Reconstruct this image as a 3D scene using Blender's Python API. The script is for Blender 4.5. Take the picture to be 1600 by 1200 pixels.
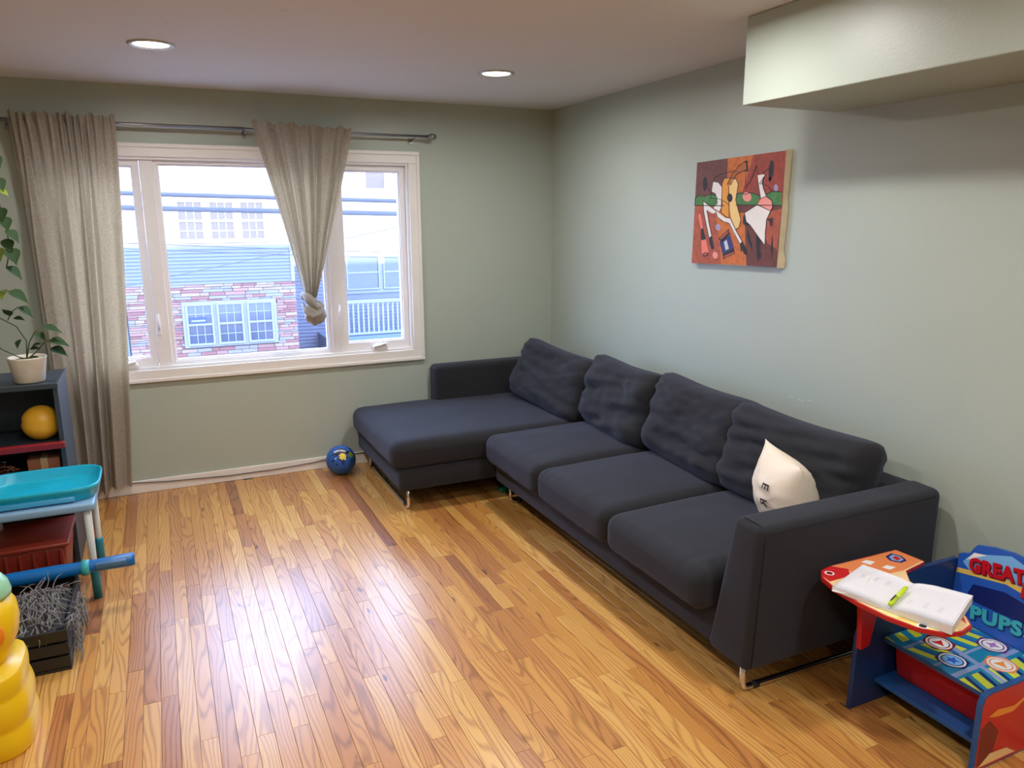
import bpy, bmesh, math, random
import numpy as np
from mathutils import Vector, Matrix, noise

S = bpy.context.scene
COL = S.collection
for o in list(bpy.data.objects):
    bpy.data.objects.remove(o)

# ------------------------------------------------------------------ camera
cam_d = bpy.data.cameras.new('camera')
cam = bpy.data.objects.new('camera', cam_d)
COL.objects.link(cam)
cam_d.sensor_fit = 'HORIZONTAL'
cam_d.sensor_width = 36.0
cam_d.lens = 36.0 * 1184.056 / 1600.0
cam_d.clip_start = 0.05
cam_d.clip_end = 200
_f = Vector((0.40905732, 0.88736965, -0.21271394))
_r = Vector((0.90763918, -0.41971545, -0.00548297))
_u = Vector((0.09414475, 0.19082466, 0.97709913))
cam.matrix_world = Matrix(((_r.x, _u.x, -_f.x, -2.68058), (_r.y, _u.y, -_f.y, -5.09511),
                           (_r.z, _u.z, -_f.z, 1.67490), (0, 0, 0, 1)))
S.camera = cam

# ------------------------------------------------------------------ sky, sun, exposure
W = bpy.data.worlds.new('sky')
S.world = W
W.use_nodes = True
bg = W.node_tree.nodes['Background']
bg.inputs[0].default_value = (0.48, 0.63, 1.0, 1)
bg.inputs[1].default_value = 9.0
sun_d = bpy.data.lights.new('sun', 'SUN')
sun_d.energy = 20.0
sun_d.angle = math.radians(0.6)
sun_d.color = (1.0, 0.90, 0.76)
sun = bpy.data.objects.new('sun', sun_d)
COL.objects.link(sun)
sun.location = (0, -30, 20)
_el, _az = math.radians(12.0), math.radians(4.0)      # low sun from behind our house
sun.rotation_euler = Vector((math.cos(_el) * math.sin(_az), math.cos(_el) * math.cos(_az), -math.sin(_el))).to_track_quat('-Z', 'Y').to_euler()
S.view_settings.view_transform = 'Standard'
S.view_settings.look = 'None'
S.view_settings.gamma = 1.0
S.view_settings.exposure = 0.42
S.view_settings.use_curve_mapping = False
try:
    S.cycles.use_denoising = True
    S.cycles.max_bounces = 10
    S.cycles.diffuse_bounces = 6
    S.cycles.sample_clamp_indirect = 6.0
    S.cycles.caustics_reflective = False
    S.cycles.caustics_refractive = False
except Exception:
    pass
DOWNLIGHT_W = 11.0
H = 2.44

# ------------------------------------------------------------------ helpers: materials
def srgb(r, g, b):
    def c(v):
        v /= 255.0
        return v / 12.92 if v <= 0.04045 else ((v + 0.055) / 1.055) ** 2.4
    return (c(r), c(g), c(b), 1)

MATS = {}
def mat(name, col=(0.5, 0.5, 0.5, 1), rough=0.5, metal=0.0, spec=0.5, noise_amt=0.0, noise_scale=8.0,
        bump=0.0, bump_scale=200.0, sheen=0.0, coat=0.0, emit=None, emit_s=0.0, trans=0.0):
    m = bpy.data.materials.new(name)
    m.use_nodes = True
    nt = m.node_tree
    b = nt.nodes['Principled BSDF']
    b.inputs['Base Color'].default_value = col
    b.inputs['Roughness'].default_value = rough
    b.inputs['Metallic'].default_value = metal
    b.inputs['Specular IOR Level'].default_value = spec
    b.inputs['Sheen Weight'].default_value = sheen
    b.inputs['Sheen Roughness'].default_value = 0.5
    b.inputs['Coat Weight'].default_value = coat
    b.inputs['Transmission Weight'].default_value = trans
    if emit:
        b.inputs['Emission Color'].default_value = emit
        b.inputs['Emission Strength'].default_value = emit_s
    tc = nt.nodes.new('ShaderNodeTexCoord')
    if noise_amt > 0:
        n = nt.nodes.new('ShaderNodeTexNoise')
        n.inputs['Scale'].default_value = noise_scale
        n.inputs['Detail'].default_value = 6
        nt.links.new(tc.outputs['Object'], n.inputs['Vector'])
        mx = nt.nodes.new('ShaderNodeMix'); mx.data_type = 'RGBA'
        lo = [max(0, c * (1 - noise_amt)) for c in col[:3]] + [1]
        hi = [min(1, c * (1 + noise_amt)) for c in col[:3]] + [1]
        mx.inputs[6].default_value = lo
        mx.inputs[7].default_value = hi
        nt.links.new(n.outputs['Fac'], mx.inputs[0])
        nt.links.new(mx.outputs[2], b.inputs['Base Color'])
    if bump > 0:
        n2 = nt.nodes.new('ShaderNodeTexNoise')
        n2.inputs['Scale'].default_value = bump_scale
        n2.inputs['Detail'].default_value = 3
        nt.links.new(tc.outputs['Object'], n2.inputs['Vector'])
        bp = nt.nodes.new('ShaderNodeBump')
        bp.inputs['Strength'].default_value = bump
        bp.inputs['Distance'].default_value = 0.002
        nt.links.new(n2.outputs['Fac'], bp.inputs['Height'])
        nt.links.new(bp.outputs['Normal'], b.inputs['Normal'])
    MATS[name] = m
    return m

def mth(nt, op, a, b=None, clamp=False):
    n = nt.nodes.new('ShaderNodeMath'); n.operation = op; n.use_clamp = clamp
    for i, v in enumerate((a, b)):
        if v is None: continue
        if isinstance(v, (int, float)): n.inputs[i].default_value = v
        else: nt.links.new(v, n.inputs[i])
    return n.outputs[0]

def ramp(nt, fac, stops):
    n = nt.nodes.new('ShaderNodeValToRGB')
    e = n.color_ramp.elements
    e[0].position, e[0].color = stops[0]
    e[1].position, e[1].color = stops[-1]
    for p, c in stops[1:-1]:
        k = e.new(p); k.color = c
    nt.links.new(fac, n.inputs[0])
    return n.outputs[0]

# ------------------------------------------------------------------ helpers: meshes
def link(o, parent=None):
    COL.objects.link(o)
    if parent is not None:
        o.parent = parent
    return o

def mesh_obj(name, verts, faces, m, parent=None, smooth=False):
    me = bpy.data.meshes.new(name)
    me.from_pydata([tuple(v) for v in verts], [], faces)
    me.validate()
    bm = bmesh.new(); bm.from_mesh(me)
    bmesh.ops.recalc_face_normals(bm, faces=bm.faces)
    bm.to_mesh(me); bm.free()
    for p in me.polygons: p.use_smooth = smooth
    for mm in (m if isinstance(m, (list, tuple)) else [m]):
        me.materials.append(mm)
    return link(bpy.data.objects.new(name, me), parent)

def bm_obj(name, bm, m, parent=None, smooth=False):
    me = bpy.data.meshes.new(name)
    bmesh.ops.recalc_face_normals(bm, faces=bm.faces)
    bm.to_mesh(me); bm.free()
    for p in me.polygons: p.use_smooth = smooth
    me.materials.append(m)
    return link(bpy.data.objects.new(name, me), parent)

def bm_hexa(bm, c8):
    """eight corners: bottom loop of four, top loop of four"""
    v = [bm.verts.new(p) for p in c8]
    fs = [(3, 2, 1, 0), (4, 5, 6, 7), (0, 1, 5, 4), (1, 2, 6, 5), (2, 3, 7, 6), (3, 0, 4, 7)]
    return [bm.faces.new([v[i] for i in f]) for f in fs]

def box_c(x0, x1, y0, y1, z0, z1):
    return [(x0, y0, z0), (x1, y0, z0), (x1, y1, z0), (x0, y1, z0), (x0, y0, z1), (x1, y0, z1), (x1, y1, z1), (x0, y1, z1)]

def hexa(name, c8, m, parent=None, bev=0.0, seg=3, smooth=None):
    bm = bmesh.new()
    bm_hexa(bm, c8)
    if bev > 0:
        bmesh.ops.recalc_face_normals(bm, faces=bm.faces)
        bmesh.ops.bevel(bm, geom=list(bm.edges), offset=bev, segments=seg, profile=0.5, affect='EDGES')
    return bm_obj(name, bm, m, parent, smooth=(bev > 0) if smooth is None else smooth)

def box(name, x0, x1, y0, y1, z0, z1, m, parent=None, bev=0.0, seg=2):
    return hexa(name, box_c(min(x0, x1), max(x0, x1), min(y0, y1), max(y0, y1), min(z0, z1), max(z0, z1)), m, parent, bev, seg, smooth=bev > 0.012)

def bm_tube(bm, pts, rad, n=8, closed=False):
    pts = [Vector(p) for p in pts]
    rads = rad if isinstance(rad, (list, tuple)) else [rad] * len(pts)
    rings = []
    ref = Vector((0, 0, 1))
    for i, p in enumerate(pts):
        a = pts[max(0, i - 1)]; b = pts[min(len(pts) - 1, i + 1)]
        t = (b - a).normalized()
        if abs(t.dot(ref)) > 0.95: ref = Vector((1, 0, 0)) if abs(t.x) < 0.9 else Vector((0, 1, 0))
        s = t.cross(ref).normalized(); w = s.cross(t).normalized(); ref = w
        rings.append([bm.verts.new(p + (s * math.cos(k * 2 * math.pi / n) + w * math.sin(k * 2 * math.pi / n)) * rads[i]) for k in range(n)])
    for a, b in zip(rings, rings[1:]):
        for k in range(n):
            bm.faces.new((a[k], a[(k + 1) % n], b[(k + 1) % n], b[k]))
    if not closed:
        bm.faces.new(rings[0][::-1]); bm.faces.new(rings[-1])

def tube(name, pts, rad, m, parent=None, n=8):
    bm = bmesh.new(); bm_tube(bm, pts, rad, n)
    return bm_obj(name, bm, m, parent, smooth=True)

def lathe(name, prof, m, parent=None, n=28, loc=(0, 0, 0)):
    bm = bmesh.new(); rings = []
    for r, z in prof:
        rings.append([bm.verts.new((loc[0] + r * math.cos(k * 2 * math.pi / n), loc[1] + r * math.sin(k * 2 * math.pi / n), loc[2] + z)) for k in range(n)])
    for a, b in zip(rings, rings[1:]):
        for k in range(n): bm.faces.new((a[k], a[(k + 1) % n], b[(k + 1) % n], b[k]))
    if prof[0][0] > 1e-5: bm.faces.new(rings[0][::-1])
    if prof[-1][0] > 1e-5: bm.faces.new(rings[-1])
    bmesh.ops.remove_doubles(bm, verts=bm.verts, dist=1e-5)
    return bm_obj(name, bm, m, parent, smooth=True)

def prism(name, poly, axis, a, b, m, parent=None, bev=0.0):
    """extrude a 2-D outline along axis 0/1/2 from a to b; outline given in the other two axes in order"""
    def P(u, v, w):
        return {0: (w, u, v), 1: (u, w, v), 2: (u, v, w)}[axis]
    bm = bmesh.new()
    lo = [bm.verts.new(P(u, v, a)) for u, v in poly]; hi = [bm.verts.new(P(u, v, b)) for u, v in poly]
    bm.faces.new(lo[::-1]); bm.faces.new(hi)
    k = len(poly)
    for i in range(k): bm.faces.new((lo[i], lo[(i + 1) % k], hi[(i + 1) % k], hi[i]))
    bmesh.ops.recalc_face_normals(bm, faces=bm.faces)
    if bev > 0:
        bmesh.ops.bevel(bm, geom=list(bm.edges), offset=bev, segments=2, profile=0.5, affect='EDGES')
    return bm_obj(name, bm, m, parent)

def empty(name, loc=(0, 0, 0), rz=0):
    o = bpy.data.objects.new(name, None)
    o.empty_display_size = 0.1
    o.location = loc; o.rotation_euler = (0, 0, rz)
    return link(o)

def tag(o, label=None, cat=None, group=None, kind=None):
    if label: o['label'] = label
    if cat: o['category'] = cat
    if group: o['group'] = group
    if kind: o['kind'] = kind
    return o

def keep(parent, *objs):
    """parent objects modelled in world coordinates under an empty without moving them"""
    bpy.context.view_layer.update()
    for o in objs:
        o.parent = parent
        o.matrix_parent_inverse = parent.matrix_world.inverted()

def decals(name, polys, frame, palette, parent=None, step=0.0004):
    """flat print: polygons (material, layer, [(u, v)...]) on a plane; frame = (origin, u_vec, v_vec)"""
    o, U, V = Vector(frame[0]), Vector(frame[1]), Vector(frame[2])
    n = U.cross(V).normalized()
    vs, fs, ids = [], [], []
    names = []
    for c, l, pts in polys:
        if c not in names: names.append(c)
        base = len(vs)
        vs += [o + U * u + V * v + n * (step * (l + 1)) for u, v in pts]
        fs.append(list(range(base, len(vs)))); ids.append(names.index(c))
    me = bpy.data.meshes.new(name)
    me.from_pydata([tuple(v) for v in vs], [], fs)
    for k, p in enumerate(me.polygons): p.material_index = ids[k]
    for c in names: me.materials.append(palette[c])
    return link(bpy.data.objects.new(name, me), parent)

def text_obj(name, body, size, m, mtx, parent=None, extrude=0.002, offset=0.0, shear=0.0, sp=1.0, fit=None):
    cu = bpy.data.curves.new(name, 'FONT')
    cu.body = body; cu.size = size; cu.extrude = extrude; cu.offset = offset; cu.shear = shear
    cu.space_character = sp
    cu.resolution_u = 3
    t = bpy.data.objects.new(name + '_tmp', cu); COL.objects.link(t)
    bpy.context.view_layer.update()
    me = bpy.data.meshes.new_from_object(t.evaluated_get(bpy.context.evaluated_depsgraph_get()))
    me.name = name
    bpy.data.objects.remove(t); bpy.data.curves.remove(cu)
    if fit:
        xs = [v.co.x for v in me.vertices]; ys = [v.co.y for v in me.vertices]
        for v in me.vertices:
            v.co.x = (v.co.x - min(xs)) / (max(xs) - min(xs)) * fit[0]; v.co.y = (v.co.y - min(ys)) / (max(ys) - min(ys)) * fit[1]
    me.transform(mtx)
    me.materials.clear(); me.materials.append(m)
    return link(bpy.data.objects.new(name, me), parent)

def rounded_cushion(name, sx, sy, sz, r, m, parent=None, crown=0.02, wr=0.004, seed=0, n=22, droop=0.0, gather=0.0, pinch=0.0):
    """a soft block centred on the origin; returns object (half sizes are sx/2...)"""
    hx, hy, hz = sx / 2, sy / 2, sz / 2
    bm = bmesh.new()
    bmesh.ops.create_cube(bm, size=2.0)
    bmesh.ops.subdivide_edges(bm, edges=list(bm.edges), cuts=n, use_grid_fill=True)
    off = Vector((seed * 7.3, seed * 3.1, seed * 1.7))
    for v in bm.verts:
        a, b, c = v.co
        # denser towards the borders so that the rounding is smooth
        f = lambda t: math.copysign(abs(t) ** 0.75, t)
        p = Vector((f(a) * hx, f(b) * hy, f(c) * hz))
        q = Vector((max(-hx + r, min(hx - r, p.x)), max(-hy + r, min(hy - r, p.y)), max(-hz + r, min(hz - r, p.z))))
        d = p - q
        if d.length > 1e-6: p = q + d.normalized() * min(r, max(abs(d.x), abs(d.y), abs(d.z)) * 1.0)
        u, w = p.x / hx, p.y / hy
        k = (1 - u * u) * (1 - w * w)
        edge = max(abs(u), abs(w))
        p.z += math.copysign(1, c) * crown * k * min(1, abs(c) * 1.2)
        if pinch:
            p.z *= 1 - pinch * max(0, (edge - 0.45) / 0.55) ** 2
        # folds
        s = noise.noise(Vector((p.x * 3.2, p.y * 7.0, p.z * 3)) + off) * 0.6 + noise.noise(Vector((p.x * 9, p.y * 3.5, p.z * 5)) + off * 2) * 0.4
        nrm = Vector((u ** 5, w ** 5, math.copysign(1, c) * (1 - 0.7 * edge ** 4)))
        p += nrm * (s * wr)
        if gather and u < -0.55:
            p.z += gather * math.sin(p.y * 95 + 3 * noise.noise(Vector((p.y * 9, seed, 0)))) * max(0, (-u - 0.55) / 0.45) * (0.5 + 0.5 * noise.noise(Vector((p.y * 6, seed * 2, 4))))
        v.co = p
    return bm_obj(name, bm, m, parent, smooth=True)

def pillow(name, w, h, t, m, parent=None, seed=0, wr=0.006, n=30, ear=0.06, fold_dir=1.0, ex=3.2, pw=0.55, rc=0.0):
    """a stuffed square cushion in the local xz plane, thickness along y, bottom edge at z = 0"""
    vs, fs = [], []
    off = Vector((seed * 5.1, seed * 2.3, seed * 9.7))
    for side in (-1, 1):
        for j in range(n + 1):
            for i in range(n + 1):
                u, v = 2 * i / n - 1, 2 * j / n - 1
                pr = max(0.0, (1 - abs(u) ** ex)) ** pw * max(0.0, (1 - abs(v) ** ex)) ** pw
                cx = 1 - ear * (1 - abs(v) ** 2) * abs(u) ** 3
                cz = 1 - ear * (1 - abs(u) ** 2) * abs(v) ** 3
                x, z = u * w / 2 * cx, v * h / 2 * cz
                y = side * t / 2 * pr
                q = 1 - rc * (abs(u) * abs(v)) ** 5
                x *= q; z *= q
                s = noise.noise(Vector((u * 1.4 + v * 0.7 * fold_dir, v * 4.2 - u * 1.2 * fold_dir, side)) + off)
                s2 = noise.noise(Vector((u * 4.5, v * 9 + u * 3 * fold_dir, side * 2)) + off)
                y += side * pr * (s * wr * 2.6 + s2 * wr * 1.2)
                sag = -0.02 * (1 - u * u) * max(0, v) ** 2
                vs.append((x, y, z + h / 2 + sag))
    k = (n + 1) * (n + 1)
    for side in (0, 1):
        for j in range(n):
            for i in range(n):
                a = side * k + j * (n + 1) + i
                fs.append((a, a + 1, a + n + 2, a + n + 1))
    o = mesh_obj(name, vs, fs, m, parent, smooth=True)
    bm = bmesh.new(); bm.from_mesh(o.data)
    bmesh.ops.remove_doubles(bm, verts=bm.verts, dist=0.0004)
    bmesh.ops.recalc_face_normals(bm, faces=bm.faces)
    bm.to_mesh(o.data); bm.free()
    for p in o.data.polygons: p.use_smooth = True
    return o

# ------------------------------------------------------------------ materials
def paint(name, col, rough=0.42, bump=0.25):
    m = mat(name, col, rough, spec=0.45, noise_amt=0.035, noise_scale=2.2)
    nt = m.node_tree; b = nt.nodes['Principled BSDF']
    tc = nt.nodes.new('ShaderNodeTexCoord')
    n = nt.nodes.new('ShaderNodeTexNoise'); n.inputs['Scale'].default_value = 95; n.inputs['Detail'].default_value = 3
    nt.links.new(tc.outputs['Object'], n.inputs['Vector'])
    bp = nt.nodes.new('ShaderNodeBump'); bp.inputs['Strength'].default_value = bump; bp.inputs['Distance'].default_value = 0.0015
    nt.links.new(n.outputs['Fac'], bp.inputs['Height']); nt.links.new(bp.outputs['Normal'], b.inputs['Normal'])
    return m

M_WALL = paint('sage_wall_paint', srgb(172, 181, 170), 0.40)
M_CEIL = paint('white_ceiling_paint', srgb(216, 215, 216), 0.75, 0.15)
M_TRIM = mat('white_trim_paint', srgb(232, 228, 224), 0.38, noise_amt=0.05, noise_scale=5, bump=0.15, bump_scale=60)
M_SASH = mat('white_window_vinyl', srgb(232, 228, 228), 0.35, noise_amt=0.02)
M_FABRIC = mat('charcoal_sofa_fabric', (0.0205, 0.0205, 0.023, 1), 0.92, spec=0.25, noise_amt=0.14, noise_scale=14, bump=0.5, bump_scale=900, sheen=0.14)
M_FABRIC.node_tree.nodes['Principled BSDF'].inputs['Sheen Tint'].default_value = (0.62, 0.68, 1.0, 1)
M_FABRIC_DK = mat('charcoal_piping_fabric', (0.020, 0.020, 0.024, 1), 0.95, spec=0.2, bump=0.3, bump_scale=900)
M_CHROME = mat('chrome_tube', (0.78, 0.76, 0.74, 1), 0.16, metal=1.0)
M_BLACK = mat('black_rubber', (0.012, 0.012, 0.013, 1), 0.6)
M_ROD = mat('brushed_grey_rod', (0.30, 0.30, 0.31, 1), 0.35, metal=0.9)
M_LENS = mat('lit_lamp_lens', (1, 1, 1, 1), 0.5, emit=(1.0, 0.96, 0.90, 1), emit_s=9.0)
M_RING = mat('satin_nickel_trim', (0.52, 0.49, 0.46, 1), 0.4, metal=0.6)
M_CABLE = mat('grey_cable', srgb(120, 112, 108), 0.5)
M_CANVAS = mat('raw_canvas', srgb(206, 190, 158), 0.9, noise_amt=0.12, noise_scale=30, bump=0.6, bump_scale=500)

def glass_mat():
    m = bpy.data.materials.new('window_glass'); m.use_nodes = True
    nt = m.node_tree; nt.nodes.clear()
    out = nt.nodes.new('ShaderNodeOutputMaterial')
    tr = nt.nodes.new('ShaderNodeBsdfTransparent'); tr.inputs[0].default_value = (0.97, 0.985, 1.0, 1)
    gl = nt.nodes.new('ShaderNodeBsdfGlossy'); gl.inputs['Roughness'].default_value = 0.03
    mx = nt.nodes.new('ShaderNodeMixShader'); mx.inputs[0].default_value = 0.05
    nt.links.new(tr.outputs[0], mx.inputs[1]); nt.links.new(gl.outputs[0], mx.inputs[2]); nt.links.new(mx.outputs[0], out.inputs[0])
    return m
M_GLASS = glass_mat()

def curtain_mat():
    m = bpy.data.materials.new('beige_jacquard_curtain'); m.use_nodes = True
    nt = m.node_tree; nt.nodes.clear()
    out = nt.nodes.new('ShaderNodeOutputMaterial')
    tc = nt.nodes.new('ShaderNodeTexCoord')
    mp = nt.nodes.new('ShaderNodeMapping'); mp.inputs['Scale'].default_value = (1, 0.3, 1)
    nt.links.new(tc.outputs['Object'], mp.inputs[0])
    wv = nt.nodes.new('ShaderNodeTexWave'); wv.inputs['Scale'].default_value = 30; wv.inputs['Distortion'].default_value = 22
    wv.inputs['Detail'].default_value = 3; wv.inputs['Detail Scale'].default_value = 1.6
    nt.links.new(mp.outputs[0], wv.inputs[0])
    bp = nt.nodes.new('ShaderNodeBump'); bp.inputs['Strength'].default_value = 0.4; bp.inputs['Distance'].default_value = 0.003
    nt.links.new(wv.outputs['Fac'], bp.inputs['Height'])
    c = ramp(nt, wv.outputs['Fac'], [(0.25, srgb(150, 145, 136)), (0.75, srgb(178, 173, 164))])
    di = nt.nodes.new('ShaderNodeBsdfPrincipled'); di.inputs['Roughness'].default_value = 0.5
    nt.links.new(c, di.inputs['Base Color']); nt.links.new(bp.outputs[0], di.inputs['Normal'])
    tl = nt.nodes.new('ShaderNodeBsdfTranslucent'); tl.inputs[0].default_value = srgb(214, 184, 138)
    mx = nt.nodes.new('ShaderNodeMixShader'); mx.inputs[0].default_value = 0.22
    nt.links.new(di.outputs[0], mx.inputs[1]); nt.links.new(tl.outputs[0], mx.inputs[2]); nt.links.new(mx.outputs[0], out.inputs[0])
    return m
M_CURTAIN = curtain_mat()

def wood_mat():
    m = bpy.data.materials.new('oak_strip_floor'); m.use_nodes = True
    nt = m.node_tree; b = nt.nodes['Principled BSDF']; L = nt.links.new
    at = nt.nodes.new('ShaderNodeAttribute'); at.attribute_name = 'plank'
    sp = nt.nodes.new('ShaderNodeSeparateColor'); L(at.outputs['Color'], sp.inputs[0])
    ge = nt.nodes.new('ShaderNodeNewGeometry')
    xyz = nt.nodes.new('ShaderNodeSeparateXYZ'); L(ge.outputs['Position'], xyz.inputs[0])
    x, y = xyz.outputs[0], xyz.outputs[1]
    ox = mth(nt, 'ADD', x, mth(nt, 'MULTIPLY', sp.outputs[1], 53.0))
    oy = mth(nt, 'ADD', y, mth(nt, 'MULTIPLY', sp.outputs[2], 91.0))
    def nz(sx, sy, det, dist=0.0):
        cv = nt.nodes.new('ShaderNodeCombineXYZ')
        L(mth(nt, 'MULTIPLY', ox, sx), cv.inputs[0]); L(mth(nt, 'MULTIPLY', oy, sy), cv.inputs[1])
        n = nt.nodes.new('ShaderNodeTexNoise'); n.inputs['Scale'].default_value = 1.0; n.inputs['Detail'].default_value = det
        n.inputs['Distortion'].default_value = dist
        L(cv.outputs[0], n.inputs['Vector']); return n.outputs['Fac']
    n1 = nz(11.0, 1.3, 1.2)
    # growth rings: straight lines bent into arches by the slow noise
    ph = mth(nt, 'ADD', mth(nt, 'MULTIPLY', n1, 68.0), mth(nt, 'MULTIPLY', ox, 330.0))
    ring = mth(nt, 'MULTIPLY_ADD', mth(nt, 'SINE', ph), 0.5); ring.node.inputs[2].default_value = 0.5
    ring = mth(nt, 'POWER', ring, 3.0)
    pores = nz(700.0, 16.0, 2)
    blotch = nz(9.0, 2.2, 3)
    g = mth(nt, 'ADD', mth(nt, 'MULTIPLY', ring, 0.62), mth(nt, 'MULTIPLY', mth(nt, 'SUBTRACT', pores, 0.5), 0.8))
    g = mth(nt, 'ADD', g, mth(nt, 'MULTIPLY', mth(nt, 'SUBTRACT', blotch, 0.5), 0.5), clamp=True)
    light = ramp(nt, sp.outputs[0], [(0.0, srgb(150, 92, 52)), (0.05, srgb(178, 116, 64)), (0.3, srgb(198, 138, 70)), (0.7, srgb(208, 152, 78)), (1.0, srgb(218, 170, 96))])
    dark = ramp(nt, sp.outputs[0], [(0.0, srgb(70, 36, 20)), (0.05, srgb(112, 64, 30)), (0.4, srgb(138, 82, 36)), (1.0, srgb(160, 102, 48))])
    mx = nt.nodes.new('ShaderNodeMix'); mx.data_type = 'RGBA'
    L(g, mx.inputs[0]); L(light, mx.inputs[6]); L(dark, mx.inputs[7])
    # sparse knots
    kn = nz(24.0, 7.0, 0)
    kf = ramp(nt, kn, [(0.80, (0, 0, 0, 1)), (0.84, (1, 1, 1, 1))])
    m2 = nt.nodes.new('ShaderNodeMix'); m2.data_type = 'RGBA'
    L(mth(nt, 'MULTIPLY', kf, 0.8), m2.inputs[0]); L(mx.outputs[2], m2.inputs[6]); m2.inputs[7].default_value = srgb(70, 40, 24)
    L(m2.outputs[2], b.inputs['Base Color'])
    # worn varnish
    nw = nt.nodes.new('ShaderNodeTexNoise'); nw.inputs['Scale'].default_value = 2.6; nw.inputs['Detail'].default_value = 5
    L(ge.outputs['Position'], nw.inputs['Vector'])
    rr = mth(nt, 'MULTIPLY_ADD', nw.outputs['Fac'], 0.12); rr.node.inputs[2].default_value = 0.26
    L(rr, b.inputs['Roughness'])
    b.inputs['Specular IOR Level'].default_value = 0.42
    b.inputs['Coat Weight'].default_value = 0.72; b.inputs['Coat Roughness'].default_value = 0.25; b.inputs['Coat IOR'].default_value = 1.5
    bp = nt.nodes.new('ShaderNodeBump'); bp.inputs['Strength'].default_value = 0.12; bp.inputs['Distance'].default_value = 0.001
    L(mth(nt, 'ADD', pores, ring), bp.inputs['Height']); L(bp.outputs[0], b.inputs['Normal'])
    return m
M_WOOD = wood_mat()

# ------------------------------------------------------------------ the room
def window_wall():
    x0, x1, z0, z1 = -3.215, -1.095, 0.775, 2.05          # rough opening
    bm = bmesh.new()
    for a in ((-4.75, x0, -0.1, H + 0.1), (x1, 0.15, -0.1, H + 0.1), (x0, x1, -0.1, z0), (x0, x1, z1, H + 0.1)):
        bm_hexa(bm, box_c(a[0], a[1], 0.0, 0.16, a[2], a[3]))
    return tag(bm_obj('wall_back', bm, M_WALL), 'sage green painted wall with the window', kind='structure')
window_wall()
tag(box('wall_right', 0.0, 0.15, -8.2, 0.0, -0.1, H + 0.1, M_WALL), 'sage green painted wall behind the sofa', kind='structure')
tag(box('wall_left', -4.75, -4.6, -8.2, 0.0, -0.1, H + 0.1, M_WALL), 'sage green painted side wall', kind='structure')
tag(box('wall_front', -4.6, 0.0, -8.2, -8.05, -0.1, H + 0.1, M_WALL), 'sage green painted wall opposite the window', kind='structure')
tag(box('ceiling', -4.6, 0.0, -8.05, 0.0, H, H + 0.08, M_CEIL), 'flat white painted ceiling', kind='structure')
tag(box('wall_soffit', -0.506, -0.001, -8.04, -2.587, 2.112, H - 0.001, M_WALL, bev=0.004), 'boxed sage green soffit hanging below the ceiling', kind='structure')
# the upper storey of the house, seen from the street; it shades the lower part of the house opposite
tag(box('wall_upper', -9.0, 7.0, -8.2, 0.25, H + 0.1, 5.15, M_TRIM), 'upper storey of the house above the room', kind='structure')
tag(box('baseboard_back', -4.6, 0.0, -0.016, -0.001, 0.0, 0.082, M_TRIM, bev=0.004), 'white painted baseboard under the window', kind='structure')
tag(box('baseboard_right', -0.016, -0.001, -8.0, -0.02, 0.0, 0.082, M_TRIM, bev=0.004), 'white painted baseboard behind the sofa', kind='structure')

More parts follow.
